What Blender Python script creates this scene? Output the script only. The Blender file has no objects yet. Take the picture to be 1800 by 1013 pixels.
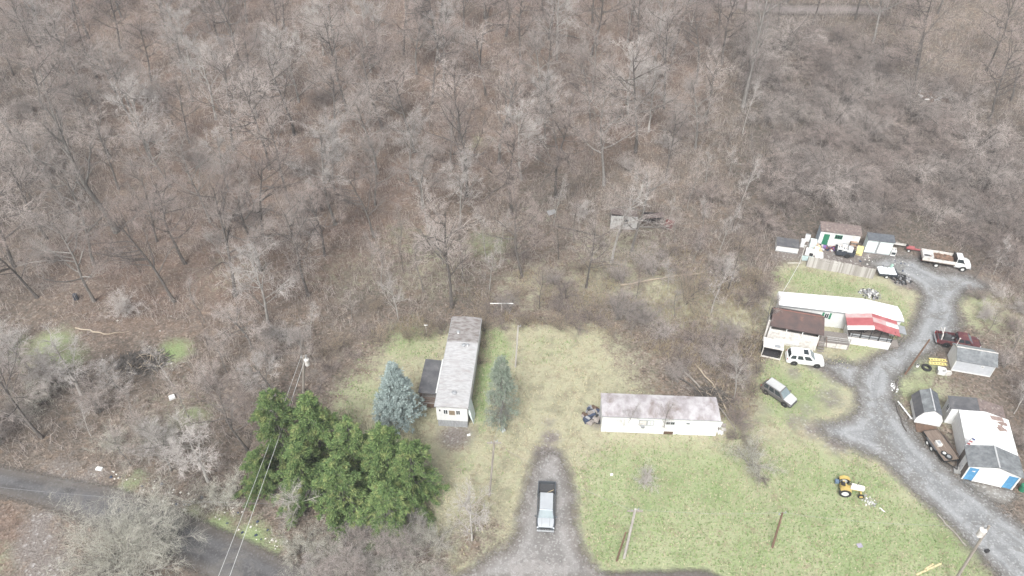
import bpy, bmesh, math, random
import numpy as np
from mathutils import Vector, Matrix
R = math.radians
scene = bpy.context.scene
C = scene.collection

# ---------------------------------------------------------------- camera, sky, sun, exposure
F_PX, PITCH, CAM_H = 1285.0, R(41), 71.0
cam = bpy.data.cameras.new('camera'); cam_o = bpy.data.objects.new('camera', cam); C.objects.link(cam_o)
cam.sensor_width = 36; cam.lens = 36 * F_PX / 1800; cam.clip_start = 1; cam.clip_end = 3000
cam_o.location = (0, 0, CAM_H); cam_o.rotation_euler = (R(90) - PITCH, 0, 0)
scene.camera = cam_o
SUN_EL, SUN_AZ = R(52), R(196)
w = bpy.data.worlds.new('World'); scene.world = w; w.use_nodes = True
nt = w.node_tree; bg = nt.nodes['Background']
sky = nt.nodes.new('ShaderNodeTexSky'); sky.sky_type = 'NISHITA'; sky.sun_disc = False
sky.sun_elevation = SUN_EL; sky.sun_rotation = SUN_AZ; sky.dust_density = 6; sky.air_density = 1; sky.ozone_density = 1
hs = nt.nodes.new('ShaderNodeHueSaturation'); hs.inputs['Saturation'].default_value = 0.30
nt.links.new(sky.outputs[0], hs.inputs['Color']); nt.links.new(hs.outputs[0], bg.inputs['Color'])
bg.inputs['Strength'].default_value = 0.115
sl = bpy.data.lights.new('sun', 'SUN'); sl.energy = 1.5; sl.angle = R(14); sl.color = (.965, 1, .985)
sun = bpy.data.objects.new('sun', sl); C.objects.link(sun)
d = Vector((math.sin(SUN_AZ) * math.cos(SUN_EL), math.cos(SUN_AZ) * math.cos(SUN_EL), math.sin(SUN_EL)))
sun.rotation_euler = d.to_track_quat('Z', 'Y').to_euler()
scene.view_settings.view_transform = 'Standard'; scene.view_settings.look = 'None'
scene.view_settings.exposure = 1.12; scene.view_settings.gamma = 1
cy = scene.cycles
cy.max_bounces = 5; cy.diffuse_bounces = 3; cy.glossy_bounces = 2; cy.transmission_bounces = 2
cy.transparent_max_bounces = 8; cy.volume_bounces = 0; cy.use_denoising = True; cy.use_adaptive_sampling = False
cy.caustics_reflective = cy.caustics_refractive = False

# ---------------------------------------------------------------- measuring: photo point -> place on the land
cP, sP = math.cos(PITCH), math.sin(PITCH)
def ray(px, py):
    u = (px - 900) / F_PX; v = (506.5 - py) / F_PX
    return (u, cP + v * sP, -sP + v * cP)
def terr(x, y):
    t = np.maximum(np.asarray(y, float) - 95, 0)
    b = np.clip(t / 40, 0, 1)
    return 0.22 * t * t / (t + 25) + b * (0.5 * np.sin(x * .11 + 1) * np.cos(y * .13) + .35 * np.sin(x * .23 + y * .17))
def gz(x, y): return float(terr(x, y))
def gp(px, py, z=0.0):
    d = ray(px, py); zz = z
    for _ in range(40):
        k = (zz - CAM_H) / d[2]; x, y = d[0] * k, d[1] * k
        zz = .5 * zz + .5 * (gz(x, y) + z)
    return Vector((x, y, zz))
def height_at(b, px, py):
    d = ray(px, py); k = (d[0] * b.x + d[1] * b.y) / (d[0] ** 2 + d[1] ** 2)
    return Vector((d[0] * k, d[1] * k, CAM_H + d[2] * k))

# ---------------------------------------------------------------- materials
MATS = {}
def nodes(name):
    m = bpy.data.materials.new(name); m.use_nodes = True
    return m, m.node_tree, m.node_tree.nodes, m.node_tree.links
def sock(nd, nm): return nd.inputs[nm]
def noise(nt, scale, detail=3, rough=.6, vec=None, dist=0):
    n = nt.nodes.new('ShaderNodeTexNoise'); n.inputs['Scale'].default_value = scale
    n.inputs['Detail'].default_value = detail; n.inputs['Roughness'].default_value = rough
    n.inputs['Distortion'].default_value = dist
    if vec is not None: nt.links.new(vec, n.inputs['Vector'])
    return n.outputs['Fac']
def rng_(nt, f, a, b, c=0., d=1.):
    n = nt.nodes.new('ShaderNodeMapRange'); nt.links.new(f, n.inputs[0])
    n.inputs[1].default_value = a; n.inputs[2].default_value = b; n.inputs[3].default_value = c; n.inputs[4].default_value = d
    return n.outputs[0]
def mth(nt, op, a, b=None):
    n = nt.nodes.new('ShaderNodeMath'); n.operation = op
    for i, v in enumerate((a, b)):
        if v is None: continue
        if isinstance(v, (int, float)): n.inputs[i].default_value = v
        else: nt.links.new(v, n.inputs[i])
    return n.outputs[0]
def mix(nt, f, a, b, kind='MIX'):
    n = nt.nodes.new('ShaderNodeMix'); n.data_type = 'RGBA'; n.blend_type = kind
    for i, v in ((0, f), (6, a), (7, b)):
        if isinstance(v, (int, float)): n.inputs[i].default_value = v
        elif isinstance(v, tuple): n.inputs[i].default_value = v + (1,) if len(v) == 3 else v
        else: nt.links.new(v, n.inputs[i])
    return n.outputs[2]
def objco(nt): return nt.nodes.new('ShaderNodeTexCoord').outputs['Object']
def geoco(nt): return nt.nodes.new('ShaderNodeNewGeometry').outputs['Position']
def pm(name, c1, c2=None, scale=3., rough=.75, metal=0., lo=.35, hi=.65, detail=4, c3=None, s3=1., l3=.6, h3=.68,
       stretch=None, bump=0., rand=0., wave=0., wave_axis='X', wave_scale=3., spec=.3):
    """painted / weathered surface: two tones, optional third patchy tone, ribs, per-thing variation"""
    if name in MATS: return MATS[name]
    m, nt, N, L = nodes(name); b = N['Principled BSDF']
    sock(b, 'Roughness').default_value = rough; sock(b, 'Metallic').default_value = metal
    sock(b, 'Specular IOR Level').default_value = spec
    co = objco(nt)
    if stretch:
        mp = N.new('ShaderNodeMapping'); L.new(co, mp.inputs[0]); mp.inputs['Scale'].default_value = stretch; co2 = mp.outputs[0]
    else: co2 = co
    f = noise(nt, scale, detail, .6, co2)
    col = mix(nt, rng_(nt, f, lo, hi), tuple(c1), tuple(c2 or [v * .8 for v in c1]))
    if c3: col = mix(nt, rng_(nt, noise(nt, s3, 5, .65, co2, .4), l3, h3), col, tuple(c3))
    if rand:
        oi = N.new('ShaderNodeObjectInfo')
        h = N.new('ShaderNodeHueSaturation'); L.new(col, h.inputs['Color'])
        L.new(rng_(nt, oi.outputs['Random'], 0, 1, 1 - rand, 1 + rand), h.inputs['Value']); col = h.outputs[0]
    L.new(col, sock(b, 'Base Color'))
    hgt = None
    if wave:
        wv = N.new('ShaderNodeTexWave'); wv.bands_direction = wave_axis; wv.inputs['Scale'].default_value = wave_scale
        L.new(co, wv.inputs['Vector']); hgt = wv.outputs['Fac']; st = wave
    elif bump: hgt = f; st = bump
    if hgt is not None:
        bp = N.new('ShaderNodeBump'); bp.inputs['Strength'].default_value = st; bp.inputs['Distance'].default_value = .04
        L.new(hgt, bp.inputs['Height']); L.new(bp.outputs[0], sock(b, 'Normal'))
    MATS[name] = m
    return m

# ---------------------------------------------------------------- mesh helpers
class MB:
    def __init__(s): s.v = []; s.f = []
    def add(s, vs, fs):
        o = len(s.v); s.v += [tuple(p) for p in vs]; s.f += [tuple(i + o for i in f) for f in fs]; return s
    def box(s, c, size, rz=0., rx=0., ry=0., top=(1, 1)):
        sx, sy, sz = [q / 2 for q in size]; M = Matrix.Rotation(rz, 3, 'Z') @ Matrix.Rotation(ry, 3, 'Y') @ Matrix.Rotation(rx, 3, 'X')
        vs = []
        for z in (-1, 1):
            kx, ky = top if z > 0 else (1, 1)
            for x, y in ((-1, -1), (1, -1), (1, 1), (-1, 1)): vs.append(Vector(c) + M @ Vector((x * sx * kx, y * sy * ky, z * sz)))
        return s.add(vs, [(3, 2, 1, 0), (4, 5, 6, 7), (0, 1, 5, 4), (1, 2, 6, 5), (2, 3, 7, 6), (3, 0, 4, 7)])
    def prism(s, a, b):
        """closed solid between two matching loops (lists of 3d points)"""
        n = len(a)
        return s.add(list(a) + list(b), [tuple(range(n - 1, -1, -1)), tuple(range(n, 2 * n))] + [(i, (i + 1) % n, n + (i + 1) % n, n + i) for i in range(n)])
    def loft(s, loops):
        n = len(loops[0]); vs = [p for l in loops for p in l]; fs = []
        for k in range(len(loops) - 1):
            for i in range(n): fs.append((k * n + i, k * n + (i + 1) % n, (k + 1) * n + (i + 1) % n, (k + 1) * n + i))
        fs += [tuple(range(n - 1, -1, -1)), tuple((len(loops) - 1) * n + i for i in range(n))]
        return s.add(vs, fs)
    def slab(s, poly, z0, z1): return s.prism([(x, y, z0) for x, y in poly], [(x, y, z1) for x, y in poly])
    def tube(s, p, q, r0, r1=None, n=8):
        r1 = r0 if r1 is None else r1; p, q = Vector(p), Vector(q); a = (q - p).normalized()
        u = a.cross(Vector((0, 0, 1)) if abs(a.z) < .9 else Vector((1, 0, 0))).normalized(); t = a.cross(u)
        ring = lambda c, r: [c + (u * math.cos(2 * math.pi * i / n) + t * math.sin(2 * math.pi * i / n)) * r for i in range(n)]
        return s.prism(ring(p, r0)[::-1], ring(q, r1)[::-1])
    def ring(s, c, axis, r_out, r_in, width, n=20, round_=.25):
        """tyre-like ring"""
        a = Vector(axis).normalized(); u = a.cross(Vector((0, 0, 1)) if abs(a.z) < .9 else Vector((1, 0, 0))).normalized(); t = a.cross(u)
        h = width / 2; dr = (r_out - r_in) * round_
        prof = [(-h * .9, r_in), (-h, r_in + dr), (-h, r_out - dr), (-h * .6, r_out), (h * .6, r_out), (h, r_out - dr), (h, r_in + dr), (h * .9, r_in)]
        k = len(prof); vs = []
        for i in range(n):
            e = u * math.cos(2 * math.pi * i / n) + t * math.sin(2 * math.pi * i / n)
            vs += [Vector(c) + a * z + e * r for z, r in prof]
        fs = [(i * k + j, i * k + (j + 1) % k, ((i + 1) % n) * k + (j + 1) % k, ((i + 1) % n) * k + j) for i in range(n) for j in range(k)]
        return s.add(vs, fs)
    def build(s, name, m, parent=None, smooth=0, bevel=0.):
        me = bpy.data.meshes.new(name); me.from_pydata(s.v, [], s.f); me.update()
        bm = bmesh.new(); bm.from_mesh(me); bmesh.ops.recalc_face_normals(bm, faces=bm.faces); bm.to_mesh(me); bm.free()
        o = bpy.data.objects.new(name, me); C.objects.link(o); me.materials.append(m)
        if parent is not None: o.parent = parent
        if smooth:
            me.shade_smooth(); me.set_sharp_from_angle(angle=R(smooth))
        if bevel:
            bv = o.modifiers.new('bevel', 'BEVEL'); bv.width = bevel; bv.segments = 2; bv.limit_method = 'ANGLE'; bv.angle_limit = R(30)
        return o
def empty(name, loc, rz=0.):
    o = bpy.data.objects.new(name, None); C.objects.link(o); o.location = loc; o.rotation_euler = (0, 0, rz); o.empty_display_size = .3
    return o
def tag(o, label=None, cat=None, group=None, kind=None):
    if label: o['label'] = label
    if cat: o['category'] = cat
    if group: o['group'] = group
    if kind: o['kind'] = kind
    return o
def thing(name, label, cat, loc, rz=0., group=None): return tag(empty(name, loc, rz), label, cat, group)
def kids(o): return [c for c in o.children]
def copy_tree(o, parent=None):
    c = o.copy(); C.objects.link(c)
    if parent is not None: c.parent = parent
    for ch in list(o.children): copy_tree(ch, c)
    return c
def np_mesh(name, V, faces, m, parent=None, smooth=True, attr=None):
    """V (n,3); faces (k,3|4) int array"""
    me = bpy.data.meshes.new(name); V = np.asarray(V, np.float32); faces = np.asarray(faces, np.int32); k, q = faces.shape
    me.vertices.add(len(V)); me.vertices.foreach_set('co', V.ravel())
    me.loops.add(k * q); me.loops.foreach_set('vertex_index', faces.ravel())
    me.polygons.add(k); me.polygons.foreach_set('loop_start', np.arange(0, k * q, q, dtype=np.int32))
    me.polygons.foreach_set('use_smooth', np.full(k, smooth))
    for nm, a in (attr or {}).items():
        if a.ndim == 1:
            at = me.attributes.new(nm, 'FLOAT', 'POINT'); at.data.foreach_set('value', a.astype(np.float32))
        else:
            at = me.attributes.new(nm, 'FLOAT_COLOR', 'POINT'); at.data.foreach_set('color', np.c_[a, np.ones(len(a))].astype(np.float32).ravel())
    me.materials.append(m); me.update(calc_edges=True)
    o = bpy.data.objects.new(name, me); C.objects.link(o)
    if parent is not None: o.parent = parent
    return o

# ---------------------------------------------------------------- the land
def sdf(poly, X, Y):
    """signed distance, positive inside; poly list of (x,y)"""
    P = np.array(poly, float); Dm = np.full(X.shape, 1e9); ins = np.zeros(X.shape, bool)
    for i in range(len(P)):
        a, b = P[i], P[(i + 1) % len(P)]; e = b - a
        t = np.clip(((X - a[0]) * e[0] + (Y - a[1]) * e[1]) / (e @ e), 0, 1)
        Dm = np.minimum(Dm, np.hypot(X - a[0] - t * e[0], Y - a[1] - t * e[1]))
        if a[1] != b[1]:
            c = ((a[1] > Y) != (b[1] > Y)) & (X < (b[0] - a[0]) * (Y - a[1]) / (b[1] - a[1]) + a[0]); ins ^= c
    return np.where(ins, Dm, -Dm)
def wpoly(pts): return [tuple(gp(*p)[:2]) for p in pts]
sstep = lambda e0, e1, v: (lambda t: t * t * (3 - 2 * t))(np.clip((v - e0) / (e1 - e0), 0, 1))

xs = np.concatenate([-420 + 290 * np.linspace(0, 1, 30, endpoint=False) ** .8, np.arange(-130, 130, .5), 130 + 290 * np.linspace(0, 1, 30) ** 1.25])
ys = np.concatenate([np.linspace(-110, 18, 26, endpoint=False), np.arange(18, 182, .5), 182 + 270 * np.linspace(0, 1, 40) ** 1.2])
GX, GY = np.meshgrid(xs, ys); GZ = terr(GX, GY)
zone = {k: np.zeros(GX.shape) for k in ('green', 'dry', 'bare', 'shade_tone', 'leafy')}
def paint(ch, pts, feather=2., val=1.):
    zone[ch] = np.maximum(zone[ch], val * sstep(-feather, feather, sdf(wpoly(pts), GX, GY)))
def blob(ch, px, py, r, val=1.):
    c = gp(px, py); zone[ch] = np.maximum(zone[ch], val * np.exp(-((GX - c.x) ** 2 + (GY - c.y) ** 2) / (r * r)))
LAWN = [(770, 1040), (770, 960), (640, 900), (560, 800), (540, 720), (570, 670), (610, 615), (690, 585), (800, 580), (870, 572), (1000, 572), (1085, 575), (1150, 620), (1200, 690), (1290, 720), (1310, 650), (1340, 600), (1340, 540), (1370, 470), (1420, 452), (1560, 485), (1620, 520), (1600, 590), (1520, 640), (1510, 720), (1560, 800), (1640, 900), (1740, 1030)]
paint('dry', LAWN, 3.4)
paint('green', [(1010, 830), (1080, 780), (1260, 775), (1310, 800), (1340, 860), (1420, 770), (1480, 790), (1560, 830), (1640, 905), (1740, 1040), (1040, 1040), (1015, 930)], 3.5, .75)
paint('green', [(1360, 480), (1420, 470), (1560, 500), (1600, 530), (1590, 590), (1500, 640), (1480, 720), (1400, 760), (1330, 740), (1330, 660), (1345, 640), (1480, 630), (1480, 600), (1570, 585), (1560, 535), (1400, 515)], 2.5, .7)
paint('green', [(850, 580), (880, 575), (905, 620), (860, 700), (850, 760), (830, 720), (840, 640)], 1.2, .95)
for px, py, r, v in [(640, 690, 5, .5), (720, 600, 5, .6), (830, 800, 5, .35), (600, 740, 4, .4), (960, 610, 5, .35), (1260, 870, 6, .8), (1180, 960, 5, .7), (1500, 960, 10, .95), (1620, 960, 7, .9), (1400, 850, 8, .7),
                     (90, 605, 3.2, 1.), (110, 632, 3, .9), (60, 625, 3, .8), (305, 618, 2.6, 1.), (340, 735, 2.5, .7), (30, 610, 3, .6), (860, 430, 5, .55), (740, 430, 6, .4), (700, 410, 5, .35), (1300, 470, 5, .3), (930, 380, 7, .25), (1560, 650, 3, .0), (1610, 640, 3.5, .8), (1600, 680, 4, .7), (1720, 560, 4, .45), (1710, 520, 4, .5), (380, 930, 2.2, 1.), (440, 945, 2.2, 1.), (335, 905, 1.6, .8), (230, 850, 2, .6), (480, 960, 1.6, .7), (350, 70, 8, .2), (5, 985, 3, .4), (1550, 45, 6, .2)]: blob('green', px, py, r, v)
for px, py, r, v in [(1720, 540, 6, .7), (1640, 700, 7, .55), (1780, 560, 8, .5), (940, 500, 9, .45), (760, 480, 10, .4), (620, 480, 9, .35), (840, 250, 3.5, .45), (1100, 450, 12, .45), (1180, 520, 8, .7), (1060, 500, 10, .5), (400, 480, 9, .3), (1490, 75, 5, .3), (300, 720, 8, .3), (1300, 560, 6, .7), (1270, 790, 5, 1), (1310, 740, 5, 1)]: blob('dry', px, py, r, v)
def fade(ch, px, py, r, v):
    c = gp(px, py); zone[ch] *= 1 - v * np.exp(-((GX - c.x) ** 2 + (GY - c.y) ** 2) / (r * r))
for px, py, r, v in [(560, 690, 5, .6), (590, 640, 5, .6), (660, 600, 4, .5), (640, 650, 3, .3), (1130, 640, 5, .5), (1180, 690, 5, .6), (1090, 600, 4, .4), (1240, 700, 4, .6), (1330, 620, 4, .6), (1320, 700, 4, .5), (1355, 500, 3, .4), (800, 770, 2.5, .7), (600, 780, 4, .5), (870, 920, 3, .35), (830, 960, 4, .6), (1500, 570, 2, .4), (1410, 700, 3, .4), (1440, 860, 4, .2)]: fade('dry', px, py, r, v)
# worn earth: wheel tracks, shed yard, drive margins
for k_ in range(9):
    blob('bare', 942 + k_ * 1.5, 590 + k_ * 18, .9, .33); blob('bare', 968 + k_ * .6, 590 + k_ * 18, .9, .36)
for px, py, r, v in [(965, 740, 1.6, .5), (968, 770, 1.6, .8), (960, 800, 2, .9), (1440, 640, 2.5, .8), (1470, 655, 3, .8), (1395, 655, 1.6, .6), (1460, 700, 3, .6), (1420, 720, 2, .5), (1340, 720, 2.5, .4), (1400, 740, 2, .6), (1430, 755, 2.2, .7), (1470, 782, 2., .7), (1520, 640, 2, .5), (1585, 492, 2.0, 1.), (1600, 500, 1.5, .9), (1530, 515, 1.8, .6), (800, 765, 3, .7), (1480, 610, 2, .4), (930, 660, 1.2, .3), (1050, 745, 1.5, .6), (60, 960, 3, .8), (80, 1000, 3, .8), (70, 920, 2.2, .8), (560, 650, 3, .4), (100, 830, 4, .5), (150, 845, 3, .6), (1460, 925, .9, .4), (1120, 845, 1, .35), (1300, 918, 1, .4)]: blob('bare', px, py, r, v)
paint('bare', [(1360, 455), (1370, 420), (1440, 425), (1560, 440), (1640, 450), (1760, 500), (1700, 520), (1560, 480)], 2.5, .8)
paint('leafy', [(-100, -200), (1250, -200), (1280, 150), (1150, 260), (900, 300), (700, 420), (540, 520), (400, 560), (330, 580), (150, 590), (60, 420), (-100, 350)], 8, 1.)
paint('shade_tone', [(1290, 60), (1420, 20), (1560, 90), (1860, 250), (1860, 460), (1620, 430), (1330, 430), (1270, 300), (1285, 170)], 9, .9)  # ground colour darkened under the vine mounds to deepen the gaps between them
paint('shade_tone', [(-80, 60), (60, 20), (150, 150), (210, 330), (150, 420), (-80, 420)], 8, .8)  # shade of the upper-left hollow painted into the ground colour
for px, py, r, v in [(640, 520, 5, .7), (800, 520, 4, .7), (1000, 330, 8, .5), (350, 330, 7, .35), (520, 480, 6, .4), (1300, 620, 4, .6), (250, 640, 3.2, .8), (100, 740, 6, .5), (330, 800, 5, .5), (950, 150, 9, .4), (700, 200, 8, .35), (470, 90, 8, .5)]: blob('shade_tone', px, py, r, v)
paint('leafy', [(-60, 880), (30, 885), (60, 940), (30, 990), (-60, 1000)], 1.2, 1.)
fx = lambda a: a.ravel()
m, nt, N, L = nodes('woodland_floor_and_lawn'); b = N['Principled BSDF']
sock(b, 'Roughness').default_value = 1; sock(b, 'Specular IOR Level').default_value = .1
co = geoco(nt)
at = lambda n: (lambda a: (setattr(a, 'attribute_name', n), a.outputs['Fac'])[1])(N.new('ShaderNodeAttribute'))
nA, nB, nC, nD = noise(nt, .18, 4, .6, co), noise(nt, .9, 4, .65, co), noise(nt, 4.2, 3, .7, co), noise(nt, 9., 2, .7, co)
vo = N.new('ShaderNodeTexVoronoi'); vo.inputs['Scale'].default_value = 4.2; L.new(co, vo.inputs['Vector'])
vc = N.new('ShaderNodeSeparateColor'); L.new(vo.outputs['Color'], vc.inputs[0])
vo2 = N.new('ShaderNodeTexVoronoi'); vo2.inputs['Scale'].default_value = 2.6; L.new(co, vo2.inputs['Vector'])
vc2 = N.new('ShaderNodeSeparateColor'); L.new(vo2.outputs['Color'], vc2.inputs[0])
# leaf litter: each cell is a leaf of its own tone
lit = mix(nt, vc.outputs[0], (.075, .058, .046), (.20, .156, .126))
lit = mix(nt, rng_(nt, vc.outputs[1], .72, .95), lit, (.30, .25, .21))
lit = mix(nt, rng_(nt, nB, .38, .66), lit, mix(nt, vc.outputs[2], (.085, .074, .063), (.19, .165, .143)))
red = mix(nt, vc2.outputs[0], (.135, .075, .056), (.25, .15, .115))
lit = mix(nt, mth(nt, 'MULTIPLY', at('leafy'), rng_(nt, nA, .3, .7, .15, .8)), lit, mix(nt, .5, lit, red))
lit = mix(nt, mth(nt, 'MULTIPLY', at('shade_tone'), rng_(nt, nB, .25, .6, .45, .95)), lit, mix(nt, vc.outputs[2], (.040, .036, .031), (.105, .094, .082)))  # dark zone: shade of hollows and gaps put into the litter colour
def soft(maskname, amp=.55, k=(.38, .62)):
    s_ = mth(nt, 'ADD', at(maskname), mth(nt, 'MULTIPLY', mth(nt, 'SUBTRACT', mth(nt, 'ADD', mth(nt, 'MULTIPLY', nB, .55), mth(nt, 'MULTIPLY', nC, .45)), .5), amp * 2))
    return rng_(nt, s_, *k)
straw = mix(nt, rng_(nt, nC, .3, .7), (.27, .245, .165), (.47, .445, .325))
straw = mix(nt, rng_(nt, nD, .35, .75), straw, (.24, .205, .145))
straw = mix(nt, rng_(nt, nB, .3, .75), straw, mix(nt, nD, (.24, .245, .15), (.41, .41, .29)))
col = mix(nt, soft('dry', .9, (.28, .72)), lit, straw)
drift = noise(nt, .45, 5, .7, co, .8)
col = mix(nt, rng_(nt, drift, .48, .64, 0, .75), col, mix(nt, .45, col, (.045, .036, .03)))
grn = mix(nt, rng_(nt, nC, .3, .7), (.125, .195, .07), (.275, .36, .165))
grn = mix(nt, rng_(nt, nD, .35, .75), grn, (.16, .19, .095))
grn = mix(nt, rng_(nt, nA, .35, .65, 0, .6), grn, (.36, .37, .235))
col = mix(nt, mth(nt, 'MULTIPLY', soft('green', .8, (.25, .85)), .88), col, grn)
# leaf flecks and bare specks lying in the grass
col = mix(nt, mth(nt, 'MULTIPLY', rng_(nt, vc2.outputs[1], .55, .95, 0, .6), rng_(nt, noise(nt, .3, 5, .7, co), .45, .66)), col, (.20, .145, .105))
dirt = mix(nt, rng_(nt, nC, .3, .7), (.105, .088, .078), (.23, .205, .19))
dirt = mix(nt, rng_(nt, vc.outputs[0], .85, .98), dirt, (.32, .305, .295))
col = mix(nt, soft('bare', .7, (.3, .7)), col, dirt)
L.new(col, sock(b, 'Base Color'))
bp = N.new('ShaderNodeBump'); bp.inputs['Strength'].default_value = .6; bp.inputs['Distance'].default_value = .12
L.new(mth(nt, 'ADD', nC, vo.outputs['Distance']), bp.inputs['Height']); L.new(bp.outputs[0], sock(b, 'Normal'))
nx, ny = len(xs), len(ys); idx = np.arange(nx * ny).reshape(ny, nx)
gf = np.stack([idx[:-1, :-1], idx[:-1, 1:], idx[1:, 1:], idx[1:, :-1]], -1).reshape(-1, 4)
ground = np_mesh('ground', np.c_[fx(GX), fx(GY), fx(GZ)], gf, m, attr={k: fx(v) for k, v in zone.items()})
tag(ground, kind='structure')

def sheet(name, polys, lift, mt, cell=.4, pad=1.2):
    P = [p for q in polys for p in q]; x0, x1 = min(p[0] for p in P) - pad, max(p[0] for p in P) + pad; y0, y1 = min(p[1] for p in P) - pad, max(p[1] for p in P) + pad
    X, Y = np.meshgrid(np.arange(x0, x1, cell), np.arange(y0, y1, cell))
    S = np.max([sdf(q, X, Y) for q in polys], 0); keep = S > -pad
    cells = keep[:-1, :-1] & keep[:-1, 1:] & keep[1:, 1:] & keep[1:, :-1]
    ii = np.arange(X.size).reshape(X.shape)
    q = np.stack([ii[:-1, :-1], ii[:-1, 1:], ii[1:, 1:], ii[1:, :-1]], -1)[cells]
    used, inv = np.unique(q, return_inverse=True)
    V = np.c_[X.ravel(), Y.ravel(), terr(X, Y).ravel() + lift][used]
    o = np_mesh(name, V, inv.reshape(-1, 4), mt, attr={'inside': S.ravel()[used]})
    return tag(o, kind='structure')
def road_mat(name, a, b_, speck, edge_amp, feather, streaks=None, patch=None):
    m, nt, N, L = nodes(name); b = N['Principled BSDF']; out = N['Material Output']
    sock(b, 'Roughness').default_value = .9; sock(b, 'Specular IOR Level').default_value = .2
    co = geoco(nt); ins = N.new('ShaderNodeAttribute'); ins.attribute_name = 'inside'
    n1, n2, n3 = noise(nt, .35, 5, .65, co, .6), noise(nt, 2.2, 4, .7, co), noise(nt, 8, 2, .7, co)
    col = mix(nt, rng_(nt, n1, .35, .65), a, b_)
    col = mix(nt, rng_(nt, n2, .35, .7, 0, .7), col, tuple(.5 * (p + q) * .75 for p, q in zip(a, b_)))
    rut = mth(nt, 'MULTIPLY', mth(nt, 'ADD', mth(nt, 'SINE', mth(nt, 'ADD', mth(nt, 'MULTIPLY', ins.outputs['Fac'], 3.1), mth(nt, 'MULTIPLY', n1, 5.))), 1), .5)
    col = mix(nt, mth(nt, 'MULTIPLY', rng_(nt, rut, .45, .9), rng_(nt, n2, .3, .7, .2, .8)), col, tuple(min(.6, v * 1.18) for v in b_))
    col = mix(nt, rng_(nt, ins.outputs['Fac'], .2, 1.5, .75, 0), col, (.14, .118, .098))
    if patch: col = mix(nt, rng_(nt, noise(nt, .22, 5, .7, co, 1.2), .5, .62, 0, .8), col, patch)
    vo = N.new('ShaderNodeTexVoronoi'); vo.inputs['Scale'].default_value = 6; L.new(co, vo.inputs['Vector'])
    sp = N.new('ShaderNodeSeparateColor'); L.new(vo.outputs['Color'], sp.inputs[0])
    col = mix(nt, rng_(nt, sp.outputs[0], .7, 1, 0, .75), col, speck)
    col = mix(nt, rng_(nt, n3, .3, .7, 0, .35), col, tuple(v * .55 for v in a))
    L.new(col, sock(b, 'Base Color'))
    tr = N.new('ShaderNodeBsdfTransparent'); mx = N.new('ShaderNodeMixShader')
    f = mth(nt, 'ADD', ins.outputs['Fac'], mth(nt, 'MULTIPLY', mth(nt, 'SUBTRACT', mth(nt, 'ADD', mth(nt, 'MULTIPLY', n2, .6), mth(nt, 'MULTIPLY', n1, .4)), .5), edge_amp))
    L.new(rng_(nt, f, -feather, feather), mx.inputs[0]); L.new(tr.outputs[0], mx.inputs[1]); L.new(b.outputs[0], mx.inputs[2]); L.new(mx.outputs[0], out.inputs[0])
    return m
ROAD = [(-80, 800), (-20, 815), (100, 838), (200, 856), (330, 903), (430, 948), (500, 983), (560, 1008), (700, 1032), (850, 1016), (1060, 1008), (1120, 1004), (1240, 1003), (1300, 1030), (1900, 1110), (1900, 1200), (900, 1150), (600, 1150), (400, 1050), (360, 1012), (280, 975), (160, 925), (60, 886), (-20, 868), (-80, 852)]
SPUR = [(1440, 640), (1475, 632), (1520, 645), (1512, 690), (1490, 680), (1462, 655)]
GRAVEL = [(1790, 1040), (1745, 1000), (1700, 955), (1650, 905), (1590, 850), (1545, 808), (1500, 790), (1450, 768), (1440, 745), (1490, 735), (1508, 715), (1500, 680), (1505, 650), (1530, 630), (1565, 610), (1595, 590), (1612, 555), (1622, 520), (1608, 500), (1580, 485), (1540, 470), (1520, 464), (1560, 448), (1610, 455), (1650, 478), (1700, 482), (1745, 508), (1700, 512), (1682, 535), (1690, 565), (1680, 588), (1650, 610), (1610, 640), (1580, 665), (1572, 700), (1590, 735), (1625, 780), (1680, 835), (1730, 870), (1800, 925), (1900, 1010), (1900, 1060)]
DRIVE = [(948, 795), (985, 795), (1000, 830), (1010, 870), (1012, 920), (1022, 960), (1050, 1000), (1080, 1030), (780, 1030), (830, 1000), (860, 975), (890, 960), (905, 935), (915, 890), (925, 850), (935, 815)]
sheet('asphalt_road', [wpoly(ROAD)], .006, road_mat('worn_asphalt', (.062, .060, .062), (.115, .112, .115), (.16, .155, .155), 1.4, .4, patch=(.15, .14, .13)))
sheet('dirt_driveway', [wpoly(DRIVE)], .012, road_mat('driveway_dirt', (.155, .145, .138), (.255, .243, .235), (.36, .35, .34), 2.2, .8, patch=(.30, .28, .27)))
sheet('gravel_road', [wpoly(GRAVEL), wpoly(SPUR)], .010, road_mat('pale_gravel', (.17, .173, .176), (.285, .29, .296), (.37, .37, .37), 3.2, .9, patch=(.145, .138, .128)))
TRAIL = [(1180, -30), (1190, -2), (1250, 8), (1320, 22), (1420, 26), (1560, 30), (1560, 14), (1420, 8), (1330, 2), (1270, -12), (1230, -35)]
sheet('hillside_track', [wpoly(TRAIL)], .05, road_mat('track_earth', (.16, .135, .125), (.23, .2, .19), (.3, .27, .25), 1.5, .8), cell=.7)
APRON = [(1690, 842), (1778, 863), (1790, 872), (1768, 888), (1735, 880), (1718, 870)]
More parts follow.
